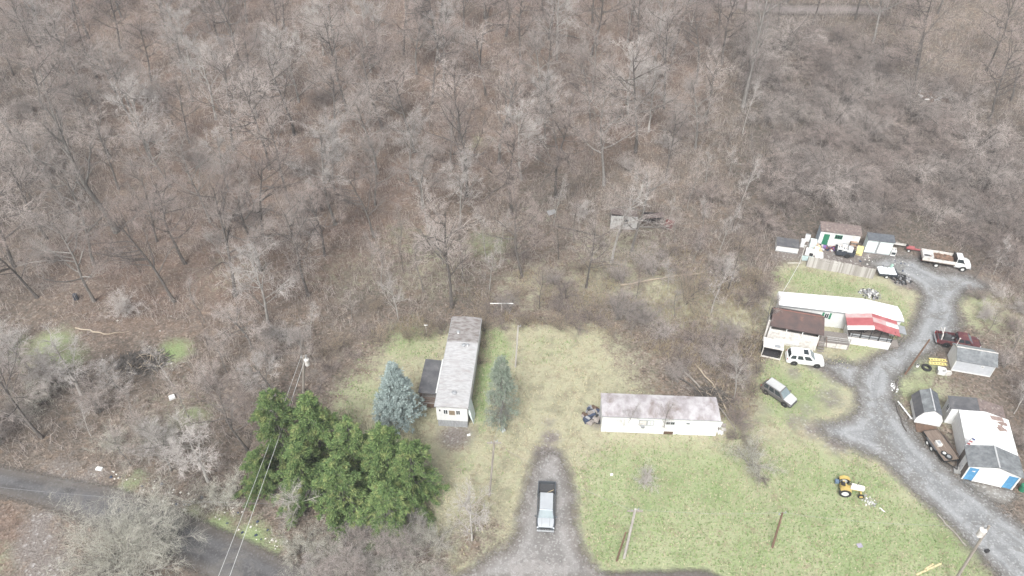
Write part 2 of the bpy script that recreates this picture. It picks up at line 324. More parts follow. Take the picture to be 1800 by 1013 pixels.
# ---------------------------------------------------------------- buildings
M_WHITE = pm('white_siding', (.70, .70, .69), (.61, .61, .60), 2.5, rough=.6, c3=(.50, .47, .43), s3=1.1, l3=.62, h3=.8, wave=.25, wave_axis='Z', wave_scale=2.6)
M_WPAINT = pm('white_paint', (.70, .70, .69), (.62, .62, .61), 4, rough=.55, c3=(.50, .485, .46), s3=.9, l3=.60, h3=.85)
M_WDIRTY = pm('dirty_white_board', (.62, .60, .57), (.48, .45, .42), 3, rough=.8, c3=(.33, .29, .25), s3=1.6, l3=.55, h3=.72)
M_ROOF_T1 = pm('chalky_white_metal_roof', (.43, .425, .43), (.32, .315, .318), 1.6, rough=.55, stretch=(1, 2.6, 1), c3=(.30, .275, .265), s3=.7, l3=.50, h3=.78)
M_ROOF_T1B = pm('leaf_stained_metal_roof', (.27, .255, .25), (.17, .155, .15), 1.3, rough=.8, stretch=(1, 2.2, 1), c3=(.14, .115, .10), s3=1.3, l3=.5, h3=.66)
M_ROOF_T2 = pm('mauve_stained_white_roof', (.42, .40, .41), (.27, .245, .25), .8, rough=.75, c3=(.20, .165, .155), s3=.42, l3=.52, h3=.70, stretch=(1.4, 1, 1))
M_ROOF_T3 = pm('bright_white_roof_coating', (.74, .74, .745), (.66, .655, .65), 1, rough=.5, c3=(.36, .30, .30), s3=.55, l3=.68, h3=.74)
M_TAR = pm('dark_tar_roof', (.075, .075, .082), (.12, .118, .122), 1.1, rough=.85, c3=(.17, .165, .165), s3=.8, l3=.58, h3=.75)
M_SHINGLE = pm('worn_grey_shingle', (.11, .118, .125), (.18, .188, .195), 2.2, rough=.9, c3=(.25, .265, .27), s3=.7, l3=.5, h3=.7, wave=.4, wave_axis='Y', wave_scale=1.8)
M_SHINGLE_D = pm('dark_slate_shingle', (.075, .082, .095), (.12, .128, .14), 2.5, rough=.9, c3=(.19, .19, .19), s3=1., l3=.6, h3=.75, wave=.4, wave_axis='Y', wave_scale=1.8)
M_RUST = pm('rust_brown_roof', (.115, .075, .068), (.075, .058, .056), .7, rough=.85, c3=(.20, .11, .085), s3=.5, l3=.55, h3=.72)
M_LEAFROOF = pm('leaf_covered_roof', (.20, .155, .14), (.12, .095, .09), 2, rough=.95, c3=(.28, .24, .22), s3=3., l3=.55, h3=.65)
M_RED = pm('faded_red_panel', (.36, .105, .11), (.30, .085, .09), 1.2, rough=.5, c3=(.42, .17, .17), s3=.8, l3=.5, h3=.7)
M_PINK = pm('sun_bleached_red_panel', (.40, .27, .265), (.44, .34, .335), 1.5, rough=.6, c3=(.45, .2, .2), s3=1., l3=.55, h3=.7)
M_SKIRT = pm('grey_skirting', (.34, .35, .36), (.24, .24, .245), 3, rough=.9, stretch=(3, 3, .6))
M_GLASS = pm('dark_window_glass', (.035, .045, .05), (.02, .025, .03), 2, rough=.12, spec=.6)
M_CURT = pm('curtained_pane', (.30, .24, .17), (.18, .14, .10), 5, rough=.3, spec=.5)
M_GREEN = pm('green_paint', (.03, .20, .11), (.025, .15, .085), 4, rough=.5)
M_BLUE = pm('blue_paint', (.085, .25, .43), (.075, .21, .37), 1.5, rough=.5, c3=(.12, .34, .55), s3=1., l3=.5, h3=.7)
M_WOODG = pm('weathered_grey_wood', (.27, .245, .225), (.16, .14, .13), 2, rough=.95, stretch=(6, 6, .6), rand=.2)
M_WOODB = pm('brown_wood', (.16, .105, .075), (.10, .066, .05), 3, rough=.9, rand=.2)
M_WOODY = pm('fresh_pale_wood', (.62, .50, .30), (.50, .40, .24), 3, rough=.8, rand=.12)
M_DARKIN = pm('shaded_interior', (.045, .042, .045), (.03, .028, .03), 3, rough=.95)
M_GREYM = pm('grey_metal', (.36, .37, .385), (.29, .30, .31), 3, rough=.45, metal=.3)
M_GREYSID = pm('pale_grey_siding', (.47, .485, .51), (.41, .425, .45), 2, rough=.6, wave=.3, wave_axis='X', wave_scale=3.5)
M_BLACK = pm('black_rubber', (.022, .022, .023), (.035, .034, .034), 6, rough=.85)
M_MINT = pm('pale_mint_white_siding', (.66, .73, .72), (.57, .64, .63), 1.5, rough=.6, c3=(.45, .48, .46), s3=1., l3=.6, h3=.75)
M_CONC = pm('concrete', (.30, .295, .285), (.23, .225, .22), 1.4, rough=.95, c3=(.18, .17, .16), s3=.6, l3=.5, h3=.7)
M_RUSTW = pm('rust_patch', (.30, .23, .205), (.21, .15, .13), 3, rough=.9)

def face_part(name, root, m, w, h, d, loc, rz=0., bevel=0.):
    """flat-ish board centred at loc, w along x, d deep, h high; rz turns it to another wall"""
    o = MB().box((0, 0, 0), (w, d, h)).build(name, m, root, bevel=bevel); o.location = loc; o.rotation_euler = (0, 0, rz); return o
def window(root, x, y, z, w, h, rz=0., frame=M_WPAINT, glass=M_GLASS, bars=1, t=.07):
    mb = MB(); dpt = .07
    mb.box((-w / 2 + t / 2, 0, 0), (t, dpt, h)).box((w / 2 - t / 2, 0, 0), (t, dpt, h)).box((0, 0, h / 2 - t / 2), (w - 2 * t, dpt, t)).box((0, 0, -h / 2 + t / 2), (w - 2 * t, dpt, t))
    for k in range(bars): mb.box((-w / 2 + w * (k + 1) / (bars + 1), 0, 0), (.05, dpt * .9, h - 2 * t))
    o = mb.build('window', frame, root); o.location = (x, y, z); o.rotation_euler = (0, 0, rz)
    p = MB().box((0, .006, 0), (w - .02, .03, h - .02)).build('pane', glass, o)
    return o
def door(root, x, y, z, w, h, m, rz=0., name='door'):
    o = face_part(name, root, m, w, h, .06, (x, y, z + h / 2), rz)
    MB().box((w * .36, -.05, -.05), (.06, .06, .12)).build('handle', M_GREYM, o); return o
def wall_box(root, x0, x1, y0, y1, z0, z1, m, name='wall'):
    return MB().box(((x0 + x1) / 2, (y0 + y1) / 2, (z0 + z1) / 2), (x1 - x0, y1 - y0, z1 - z0)).build(name, m, root)
def bowed(x0, x1, y0, y1, z, rise, th, along='y', n=6, seg=8, dents=0., seed=0):
    """slightly crowned sheet roof with thickness"""
    rd = random.Random(seed); loops = []
    for k in range(seg + 1):
        t = k / seg; dz = rd.uniform(-dents, dents); pts = []
        for i in range(n + 1):
            s_ = i / n; h = z + rise * (1 - (2 * s_ - 1) ** 2) + dz
            pts.append((x0 + (x1 - x0) * s_, y0 + (y1 - y0) * t, h) if along == 'y' else (x0 + (x1 - x0) * t, y0 + (y1 - y0) * s_, h))
        loops.append(pts + [(p[0], p[1], z - th + (0 if 0 < j < n else 0)) for j, p in reversed(list(enumerate(pts)))])
    return MB().loft(loops)
def gable_prism(x0, x1, y0, y1, zb, ze, zr, xr=None):
    """wall solid whose ends (facing -y and +y) are gables"""
    xr = (x0 + x1) / 2 if xr is None else xr
    f = lambda y: [(x0, y, zb), (x1, y, zb), (x1, y, ze), (xr, y, zr), (x0, y, ze)]
    return MB().prism(f(y0), f(y1))
def roof_slab(a, b, c, d_, th=.08):
    """roof plane from four corners (a,b eave; c,d ridge)"""
    a, b, c, d_ = map(Vector, (a, b, c, d_)); n = (b - a).cross(d_ - a).normalized(); n = n if n.z > 0 else -n
    return MB().prism([a, b, c, d_], [a + n * th, b + n * th, c + n * th, d_ + n * th])

# --- narrow trailer, end on to the camera
t1 = thing('mobile_home', 'long narrow white mobile home standing end-on with a dark porch on its left side', 'mobile home', (-9.02, 56.06, 0), R(-4.3))
wall_box(t1, 0, 3.72, 0, 15.2, 1.25, 3.80, M_WHITE)
wall_box(t1, .08, 3.64, .08, 15.1, -.1, 1.25, M_SKIRT, 'skirting')
bowed(-.14, 3.86, -.16, 10.6, 3.88, .16, .09, seg=14, dents=.015, seed=1).build('roof', M_ROOF_T1, t1, smooth=20)
bowed(-.13, 3.85, 10.6, 15.35, 3.875, .15, .09, seg=6, dents=.02, seed=2).build('roof_end', M_ROOF_T1B, t1, smooth=20)
for y in range(1, 15):
    pass
MB().box((-.16, 7.5, 3.83), (.05, 15.3, .10)).box((3.88, 7.5, 3.83), (.05, 15.3, .10)).build('gutter', M_GREYM, t1)
for x, y, s in [(1.95, 1.9, .42), (2.1, 9.9, .4), (1.1, 12.2, .3), (2.6, 10.0, .25)]:
    v = MB().tube((x, y, 3.98), (x, y, 4.22), s * .55, s * .5, 12).build('roof_vent', M_WPAINT if s < .35 else M_GREYM, t1)
    MB().tube((x, y, 4.22), (x, y, 4.30), s * .75, s * .3, 12).build('cap', M_GREYM, v)
window(t1, 1.88, -.02, 2.75, .86, 1.0, glass=M_CURT, bars=0)
window(t1, 1.13, -.02, 2.85, .56, .85); window(t1, 2.62, -.02, 2.85, .56, .85)
face_part('wall_lamp', t1, M_BLACK, .14, .2, .12, (.45, -.06, 3.1))
for y in (3.2, 6.4, 9.5, 12.6): window(t1, 3.74, y, 2.8, .8, .9, R(90))
door(t1, 3.74, 4.7, 1.35, .8, 1.95, M_WDIRTY, R(90))
o = MB().prism([(3.78, .5, 2.1), (3.78, 2.2, 2.1), (3.78, 2.2, 3.2), (3.78, .5, 3.2)], [(4.35, .5, .1), (4.35, 2.2, .1), (4.0, 2.2, 2.6), (4.0, .5, 2.6)]).build('side_panel', M_MINT, t1)
p = MB()  # the porch on its left side
P1 = MB().box((-1.35, 5.35, 2.95), (2.55, 5.6, .10), ry=R(4)).build('porch_roof', M_TAR, t1)
MB().box((-.26, 5.35, 3.13), (.42, 5.58, .05)).build('flashing', M_WPAINT, P1)
MB().box((-1.35, 5.3, .95), (2.4, 5.3, .10)).build('porch_floor', M_WOODG, t1)
for y in (2.72, 5.3, 7.95): MB().box((-2.5, y, 1.4), (.1, .1, 2.85)).build('porch_post', M_WOODG, t1)
rb = MB()
for z in (1.25, 1.6, 1.95): rb.box((-1.3, 2.70, z), (2.3, .05, .09)); rb.box((-2.53, 5.3, z), (.05, 5.1, .09))
rb.box((-1.3, 2.70, .55), (2.3, .04, .7)); rb.box((-2.53, 5.3, .55), (.04, 5.1, .7)); rb.build('porch_railing', M_WOODB, t1)
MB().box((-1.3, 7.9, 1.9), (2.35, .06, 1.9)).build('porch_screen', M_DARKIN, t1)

# --- long white trailer, side on
t2 = thing('mobile_home', 'long white trailer standing side-on at the lawn with a mauve stained flat roof', 'mobile home', (10.72, 55.24, 0), R(-2.8))
wall_box(t2, 0, 13.72, 0, 3.42, .02, 2.94, M_WPAINT)
bowed(-.10, 13.82, -.10, 3.52, 3.0, .13, .07, along='x', seg=20, dents=.03, seed=5).build('roof', M_ROOF_T2, t2, smooth=25)
MB().box((6.86, -.125, 2.96), (13.9, .04, .09)).build('drip_edge', M_GREYM, t2)
window(t2, 4.82, -.02, 2.0, .95, 1.0, frame=M_GREYM, glass=M_WDIRTY, bars=0); window(t2, 5.72, -.02, 2.02, .80, .95, frame=M_GREYM, glass=M_WPAINT, bars=1)
window(t2, 7.78, -.02, 2.12, .5, .5, frame=M_GREYM); window(t2, 8.32, -.02, 2.12, .5, .5, frame=M_GREYM)
window(t2, 10.12, -.02, 2.18, .4, .24, frame=M_GREYM, bars=0)
ac = face_part('air_conditioner', t2, M_GREYM, .42, .3, .36, (4.85, -.18, 1.5), bevel=.02)
MB().box((8.05, -.02, .28), (1.1, .06, .52)).build('broken_skirting', M_WOODB, t2)
for x in (2.6, 6.5, 9.2, 11.6): MB().box((x, -.012, 1.5), (.03, .03, 2.8)).build('seam', M_WDIRTY, t2)

# --- bent white trailer with its two porches
A = [gp(1370, 536, 3.1), gp(1488.5, 550, 3.1), gp(1589.5, 565, 3.1), gp(1578, 539, 3.1), gp(1517, 525, 3.1), gp(1368.4, 512.5, 3.1)]
o0 = A[0].copy(); o0.z = 0; ang = math.atan2(A[2].y - A[0].y, A[2].x - A[0].x)
t3 = thing('mobile_home', 'white trailer with a bright bent roof between a brown porch roof and a red one', 'mobile home', o0, ang)
Ri = Matrix.Rotation(-ang, 3, 'Z'); loc = lambda p: Ri @ (Vector((p[0], p[1], 0)) - o0)
poly = [(loc(p).x, loc(p).y) for p in A]; cx = sum(p[0] for p in poly) / 6; cyy = sum(p[1] for p in poly) / 6
ins = [(p[0] + (.25 if p[0] < cx else -.25), p[1] + (.18 if p[1] < cyy else -.15)) for p in poly]
MB().slab(ins, 0, 3.0).build('wall', M_WHITE, t3)
mid = [((poly[i][0] + poly[5 - i][0]) / 2, (poly[i][1] + poly[5 - i][1]) / 2) for i in range(3)]
rl = []
for i in range(3):
    f_, b_ = poly[i], poly[5 - i]; rl.append([(f_[0], f_[1], 2.98), (f_[0], f_[1], 3.1), (mid[i][0], mid[i][1], 3.32), (b_[0], b_[1], 3.1), (b_[0], b_[1], 2.98)])
MB().loft(rl).build('roof', M_ROOF_T3, t3)
for a_, b_ in ((0, 1), (1, 2)):
    q0, q1 = Vector(poly[a_]), Vector(poly[b_]); md = (q0 + q1) / 2; dv = q1 - q0
    MB().box((md.x, md.y - .03, 2.98), (dv.length, .03, .16), rz=math.atan2(dv.y, dv.x)).build('fascia', M_GREYM, t3)
fw = math.atan2(ins[1][1] - ins[0][1], ins[1][0] - ins[0][0])
def on_front(x, d_=.03): t = (x - ins[0][0]) / (ins[1][0] - ins[0][0]); return (x + d_ * math.sin(fw), ins[0][1] + t * (ins[1][1] - ins[0][1]) - d_)
wx = on_front(6.55); window(t3, wx[0], wx[1], 2.0, .6, 1.0, fw)
for s_ in (-.47, .47):
    q = on_front(6.55 + s_); face_part('shutter', t3, M_GREEN, .26, 1.05, .05, (q[0], q[1], 2.0), fw)
q = on_front(7.9); door(t3, q[0], q[1], 1.0, .85, 1.95, M_WPAINT, fw)
MB().box((-.02, poly[0][1] + 1.4, 2.75), (.06, 2.7, .5)).build('end_trim', M_WDIRTY, t3)

bp_ = thing('porch', 'large porch with a rust brown roof and three arches above a dirty white wall', 'porch', (34.62, 70.55, 0), R(-15.5))
wpts = lambda y, z0, z1: [(0, y, z0), (6.4, y, z0), (6.4, y, z1), (0, y, z1)]
MB().prism([(0, 0, -.05), (6.45, 0, -.05), (6.45, .1, -.05), (0, .1, -.05)], [(0, .18, 2.25), (6.45, .18, 2.25), (6.45, .28, 2.25), (0, .28, 2.25)]).build('front_wall', M_WDIRTY, bp_)
MB().prism([(.9, -.045, .35), (4.2, -.045, .35), (4.2, -.02, .35), (.9, -.02, .35)], [(.9, .0, .95), (4.2, .0, .95), (4.2, .025, .95), (.9, .025, .95)]).build('patch_board', M_WPAINT, bp_)
MB().box((6.42, 1.7, 1.1), (.08, 3.0, 2.2)).build('side_wall', M_RUST, bp_)
MB().box((.05, 1.7, 1.1), (.08, 3.0, 2.2)).build('side_wall', M_WDIRTY, bp_)
MB().box((3.2, 1.75, 1.25), (6.2, 2.9, .1)).build('floor', M_WOODG, bp_)
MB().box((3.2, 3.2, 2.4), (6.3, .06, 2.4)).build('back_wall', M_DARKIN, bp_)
arch = MB()
for k in range(3):
    x0, x1 = .2 + k * 2.05, .2 + k * 2.05 + 2.05; n = 8
    top_ = [(x0 + (x1 - x0) * i / n, 3.2) for i in range(n + 1)]; low = [(x0 + (x1 - x0) * i / n, 2.62 + .48 * math.sin(math.pi * i / n) ** .8) for i in range(n + 1)]
    loop = top_ + low[::-1]
    for i in range(n):
        qd = [top_[i], top_[i + 1], low[i + 1], low[i]]; arch.prism([(a, .2, b) for a, b in qd], [(a, .26, b) for a, b in qd])
arch.build('arches', M_WPAINT, bp_)
for k in range(4): MB().box((.12 + k * 2.06, .22, 2.7), (.12, .12, 1.0)).build('post', M_WPAINT, bp_)
MB().box((-.32, .1, 1.9), (.22, .22, 3.8)).build('corner_post', M_WDIRTY, bp_)
xr0, xr1 = -.1, 6.75
MB().loft([[(xr0, -.25, 3.12), (xr0, -.25, 3.24), (xr0 + .3, 2.55, 3.98), (xr0 + .9, 3.25, 3.72), (xr0 + .9, 3.25, 3.6), (xr0 + .3, 2.55, 3.84)],
           [(xr1, -.25, 3.12), (xr1, -.25, 3.24), (xr1, 2.45, 3.98), (xr1 - .45, 3.25, 3.72), (xr1 - .45, 3.25, 3.6), (xr1, 2.45, 3.84)]]).build('roof', M_RUST, bp_)
MB().box((3.3, 2.5, 4.0), (6.6, .10, .05)).build('ridge_cap', pm('ridge_rust', (.28, .13, .10), (.2, .1, .08), 3), bp_)

dk = thing('deck', 'weathered wooden deck with railings between the brown porch and the red roofed porch', 'deck', (41.35, 69.6, 0), R(-11))
MB().box((1.95, 1.1, 1.0), (3.9, 2.2, .12)).build('floor', M_WOODG, dk)
rl_ = MB()
for z in (1.35, 1.7, 2.0): rl_.box((2.3, .02, z), (3.2, .05, .10))
rl_.build('railing', pm('pale_grey_wood', (.40, .39, .375), (.29, .28, .27), 3, rough=.9), dk)
for x in (.05, .7, 2.3, 3.85): MB().box((x, .06, 1.0), (.1, .1, 2.05)).build('post', M_WOODG, dk)
for k in range(4): MB().box((.3, -.15 - k * .27, .85 - k * .24), (.9, .28, .06)).build('step', M_WOODG, dk)
MB().tube((-.25, -.9, .9), (-.05, 1.2, 2.6), .06, n=6).tube((.85, -.9, .9), (.75, .0, 2.0), .05, n=6).build('handrail', M_WOODB, dk)
MB().box((1.9, .03, .5), (3.7, .04, .8)).build('skirting', M_WDIRTY, dk)

rp = thing('porch', 'open porch with a faded red and white roof on a bright white base', 'porch', (45.42, 70.18, 0), R(-12.8))
wall_box(rp, 0, 5.45, 0, 2.7, -.05, 1.25, M_WPAINT, 'base')
MB().box((2.72, 1.35, 1.29), (5.4, 2.64, .07)).build('floor', M_WOODG, rp)
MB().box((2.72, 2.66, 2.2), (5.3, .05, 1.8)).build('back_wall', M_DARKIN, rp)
rl_ = MB()
for z in (1.62, 2.05): rl_.box((2.72, .05, z), (5.3, .05, .07)); rl_.box((.05, 1.35, z), (.05, 2.5, .07)); rl_.box((5.4, 1.35, z), (.05, 2.5, .07))
for k in range(5): rl_.box((.4 + k * 1.1, .05, 1.65), (.06, .05, .8))
rl_.build('railing', M_BLACK, rp)
MB().box((2.72, .10, 1.62), (5.2, .02, .55)).build('screen', pm('grey_mesh_screen', (.33, .345, .355), (.25, .26, .27), 8), rp)
zl, zr_, zk = 2.95, 3.0, 3.62; xk = 2.6
for x in (.06, 1.4, xk, 3.8, 5.38): MB().box((x, .06, 2.2), (.09, .09, 1.9)).build('post', M_BLACK, rp)
br = MB()
for x in (1.0, 2.0, 3.2, 4.2): br.tube((x - .35, .06, 2.3), (x + .1, .06, 2.95), .035, n=5)
br.build('brace', M_BLACK, rp)
rows_l = [(-.35, .25, M_WPAINT), (.25, 1.03, M_RED), (1.05, 1.85, M_RED), (1.85, 2.75, M_PINK)]
rows_r = [(-.35, 1.05, M_RED), (1.05, 2.0, M_PINK), (2.0, 2.75, M_RED)]
for y0, y1, mm in rows_l: roof_slab((-.6, y0, zl), (-.6, y1, zl), (xk, y1, zk), (xk, y0, zk), .05).build('roof_sheet', mm, rp)
for y0, y1, mm in rows_r: roof_slab((xk, y0, zk), (xk, y1, zk), (6.0, y1, zr_ - .1), (6.0, y0, zr_ - .1), .05).build('roof_sheet', mm, rp)
roof_slab((4.4, 1.05, 3.30), (4.4, 1.7, 3.30), (6.0, 1.7, 2.965), (6.0, 1.05, 2.965), .035).build('roof_sheet', M_WPAINT, rp)
MB().prism([(-.6, -.37, zl - .16), (xk, -.37, zk - .16), (xk, -.37, zk + .02), (-.6, -.37, zl + .02)], [(-.6, -.34, zl - .16), (xk, -.34, zk - .16), (xk, -.34, zk + .02), (-.6, -.34, zl + .02)]).build('fascia', M_WPAINT, rp)
MB().box((1.3, 1.5, 1.75), (1.6, .7, .8)).build('dark_sofa', M_DARKIN, rp, bevel=.08)
sr = MB().box((6.45, 1.7, 2.45), (1.5, 1.6, .07), ry=R(10)).build('side_roof', M_GREYM, rp)
MB().box((6.1, .9, .55), (1.1, 1.4, .1)).box((6.1, .5, .25), (1.1, .6, .1)).build('side_steps', M_WOODG, rp)
for y in (1.0, 2.4): MB().box((7.0, y, 1.15), (.08, .08, 2.3)).build('post', M_WOODG, rp)

dh = thing('lean_to', 'small open dark lean-to with a dirty white flat roof beside the white suv', 'lean-to', (33.25, 67.75, 0), R(-17))
MB().box((1.2, .72, 2.02), (2.6, 1.75, .07), rx=R(4)).build('roof', M_WDIRTY, dh)
MB().box((1.7, .35, 2.075), (.7, .5, .03), rx=R(4)).build('roof_patch', M_GREYM, dh)
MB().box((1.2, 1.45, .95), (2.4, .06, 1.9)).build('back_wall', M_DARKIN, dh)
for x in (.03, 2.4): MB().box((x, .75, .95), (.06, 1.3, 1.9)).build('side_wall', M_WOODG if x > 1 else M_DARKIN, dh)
for x in (0, 2.42): MB().box((x, 0, .98), (.1, .1, 1.95)).build('post', M_WDIRTY, dh)
MB().box((1.2, .03, .12), (2.3, .06, .2)).build('sill_board', M_WDIRTY, dh)
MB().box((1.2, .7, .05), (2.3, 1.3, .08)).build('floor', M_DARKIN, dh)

# --- sheds of the upper yard
gs = thing('shed', 'white shed with a green door and green framed window behind the junk yard', 'shed', (48.46, 92.22, 0), R(-13.1))
MB().prism([(0, 0, -.2), (0, 2.0, -.2), (0, 2.0, 2.95), (0, 0, 2.72)], [(5.85, 0, -.2), (5.85, 2.0, -.2), (5.85, 2.0, 2.95), (5.85, 0, 2.72)]).build('wall', M_WHITE, gs)
MB().box((-.02, 1.02, 1.4), (.05, 1.95, 2.8)).build('side_wall', pm('pale_blue_siding', (.40, .46, .50), (.33, .38, .42), 2), gs)
roof_slab((-.15, -.2, 2.74), (6.0, -.2, 2.74), (6.0, 2.15, 2.99), (-.15, 2.15, 2.99)).build('roof', M_LEAFROOF, gs)
door(gs, 1.0, -.03, .1, .85, 2.1, M_GREEN)
window(gs, 2.75, -.03, 1.95, 1.1, .72, frame=M_GREEN, bars=2)
face_part('patch_panel', gs, M_WDIRTY, .55, .4, .04, (4.95, -.03, 2.25))
ws = thing('shed', 'small pale white shed with a slate roof left of the flatbed dump truck', 'shed', (55.15, 90.23, 0), R(-11.9))
MB().prism([(0, 0, .05), (0, 1.5, .05), (0, 1.5, 2.66), (0, 0, 2.5)], [(3.75, 0, .05), (3.75, 1.5, .05), (3.75, 1.5, 2.66), (3.75, 0, 2.5)]).build('wall', M_MINT, ws)
roof_slab((-.1, -.2, 2.5), (3.9, -.2, 2.5), (3.9, 1.6, 2.7), (-.1, 1.6, 2.7)).build('roof', M_SHINGLE_D, ws)
face_part('door', ws, M_WPAINT, .95, 2.0, .06, (2.3, -.035, 1.2)); face_part('grey_post', ws, M_GREYM, .22, 2.15, .06, (1.68, -.035, 1.25))
face_part('trim', ws, M_WPAINT, 3.75, .1, .05, (1.87, -.03, 2.42)); face_part('sill', ws, M_GREYM, 3.3, .12, .1, (2.0, -.06, .1))
lb = thing('shed', 'low white shed with a dark flat roof half buried in brush', 'shed', (41.4, 90.55, 0), R(-13.9))
wall_box(lb, 0, 3.3, 0, 2.1, 0, 1.15, M_WPAINT); MB().box((1.65, 1.0, 1.20), (3.4, 2.3, .08)).build('roof', M_TAR, lb)
MB().box((1.65, -.02, .1), (3.2, .05, .12)).build('sill', M_GREYM, lb)

# --- grey shed by the road
g_ = thing('shed', 'grey shed with a white gable end and white trim beside the maroon junk truck', 'shed', (57.57, 65.25, 0), R(-14.7))
D0 = 2.85
f = lambda x: [(x, 0, 0), (x, D0, 0), (x, D0, 2.1), (x, D0 / 2, 2.9), (x, 0, 2.0)]
MB().prism(f(.06), f(4.55)).build('wall', M_GREYSID, g_)
MB().prism(f(0), f(.05)).build('gable_wall', M_WHITE, g_)
roof_slab((-.12, -.18, 1.96), (4.75, -.18, 1.96), (4.75, D0 / 2, 2.93), (-.12, D0 / 2, 2.93), .06).build('roof', M_SHINGLE, g_)
roof_slab((-.12, D0 + .15, 2.05), (4.75, D0 + .15, 2.05), (4.75, D0 / 2, 2.93), (-.12, D0 / 2, 2.93), .06).build('back_roof', pm('moss_grey_roof', (.30, .32, .32), (.22, .23, .23), 2, rough=.9), g_)
MB().box((2.3, D0 / 2, 3.0), (4.9, .14, .04)).build('ridge_cap', M_WDIRTY, g_)
tr = MB()
tr.box((2.28, -.03, .08), (4.6, .05, .14)).box((-.03, .02, 1.0), (.06, .1, 2.0)).box((4.58, -.02, 1.0), (.06, .1, 2.0))
tr.tube((-.04, -.1, 1.98), (-.04, D0 / 2, 2.92), .05, n=4).tube((-.04, D0 + .1, 2.0), (-.04, D0 / 2, 2.92), .05, n=4).build('trim', M_WPAINT, g_)
window(g_, 3.2, -.03, 1.5, .32, .36, bars=1, t=.06)
MB().tube((-.05, 1.9, 2.6), (-.05, 1.9, 4.0), .035, n=6).box((-.05, 1.9, 4.02), (.16, .1, .12)).build('vent_pipe', M_WDIRTY, g_)

# --- barn shed
bs = thing('barn_shed', 'small white barn shed with a dark barn-style roof beside the flatbed trailer', 'shed', (49.05, 56.6, 0), R(-14.5))
gam = lambda y: [(0, y, .12), (2.9, y, .12), (2.9, y, 1.2), (2.42, y, 2.15), (1.45, y, 2.7), (.48, y, 2.15), (0, y, 1.2)]
MB().prism(gam(0), gam(3.35)).build('wall', M_WPAINT, bs)
for k, (xa, za, xb, zb, mm) in enumerate([(-.12, 1.08, .44, 2.2, M_TAR), (.44, 2.2, 1.45, 2.79, M_SHINGLE), (3.02, 1.08, 2.46, 2.2, M_TAR), (2.46, 2.2, 1.45, 2.79, M_SHINGLE_D)]):
    roof_slab((xa, -.15, za), (xa, 3.5, za), (xb, 3.5, zb), (xb, -.15, zb), .05).build('roof_slope', mm, bs)
MB().box((1.45, 1.7, 2.85), (.14, 3.6, .04)).build('ridge_cap', pm('pale_ridge', (.40, .41, .42), (.33, .33, .33), 3), bs)
for s_ in (-1, 1):
    face_part('door', bs, M_WPAINT, .72, 1.75, .05, (1.45 + s_ * .38, -.03, 1.05)); 
MB().box((1.45, -.04, 1.95), (1.6, .05, .06)).build('door_trim', M_WDIRTY, bs)
MB().box((1.3, -.75, .07), (2.4, 1.3, .10), rx=R(5)).build('ramp', M_WOODB, bs)
for y in (.2, 1.7, 3.1): MB().box((.3, y, .05), (.5, .3, .16)).build('foundation_block', M_CONC, bs)

# --- garage with its white middle part and back addition
gr = thing('garage', 'long garage with a blue and white front and a patchy white metal roof', 'garage', (51.14, 48.63, 0), R(-16.6))
WG = 5.25
gable_prism(0, WG, 0, 2.7, 0, 2.52, 3.28).build('front_wall', pm('brown_side_wall', (.155, .135, .12), (.11, .095, .085), 2), gr)
fs_ = M_WPAINT
face_part('panel', gr, M_BLUE, .98, 2.1, .05, (.62, -.03, 1.15)); face_part('panel', gr, M_BLUE, .98, 2.1, .05, (4.55, -.03, 1.15))
gd = face_part('garage_door', gr, M_WPAINT, 2.85, 2.1, .06, (2.58, -.035, 1.1))
for z in (-.52, 0, .52): MB().box((0, -.033, z), (2.8, .01, .025)).build('door_seam', M_WDIRTY, gd)
for x, w_ in ((.07, .14), (1.13, .10), (4.04, .10), (5.16, .16)): face_part('trim', gr, M_WPAINT, w_, 2.5, .07, (x, -.045, 1.26))
MB().prism([(0, -.06, 2.25), (WG, -.06, 2.25), (WG, -.06, 2.5), (WG / 2, -.06, 3.2), (0, -.06, 2.5)], [(0, -.01, 2.25), (WG, -.01, 2.25), (WG, -.01, 2.5), (WG / 2, -.01, 3.2), (0, -.01, 2.5)]).build('gable_board', M_WPAINT, gr)
sg = face_part('emblem', gr, M_WPAINT, .30, .16, .02, (.68, -.07, 1.7)); MB().box((-.05, -.015, .05), (.16, .01, .06)).build('red_mark', M_RED, sg)
door(gr, -.03, 1.3, .1, .95, 2.0, M_WPAINT, R(-90)); face_part('trim', gr, M_WPAINT, 2.7, .1, .06, (-.04, 1.35, 2.45), R(-90))
for xa, xb, mm in ((-.18, WG / 2, M_SHINGLE), (WG + .2, WG / 2, M_SHINGLE)):
    roof_slab((xa, -.25, 2.47), (xa, 2.85, 2.47), (xb, 2.85, 3.33), (xb, -.25, 3.33), .09).build('roof', mm, gr)
MB().box((WG / 2, 1.3, 3.45), (.18, 3.1, .04)).build('ridge_cap', pm('pale_ridge', (.40, .41, .42)), gr)
gable_prism(.12, WG - .05, 2.72, 8.1, 0, 2.62, 3.12).build('middle_wall', M_WHITE, gr)
M_PATCHY = pm('peeling_white_roof', (.72, .73, .725), (.60, .60, .595), 2, rough=.5, c3=(.40, .33, .30), s3=1.1, l3=.64, h3=.70, stretch=(1., 1.6, 1), wave=.3, wave_axis='Y', wave_scale=2.)
for xa, xb in ((0, WG / 2), (WG + .1, WG / 2)):
    roof_slab((xa, 2.86, 2.58), (xa, 8.15, 2.58), (xb, 8.15, 3.16), (xb, 2.86, 3.16), .06).build('metal_roof', M_PATCHY, gr)
rs_ = MB(); rd = random.Random(4)
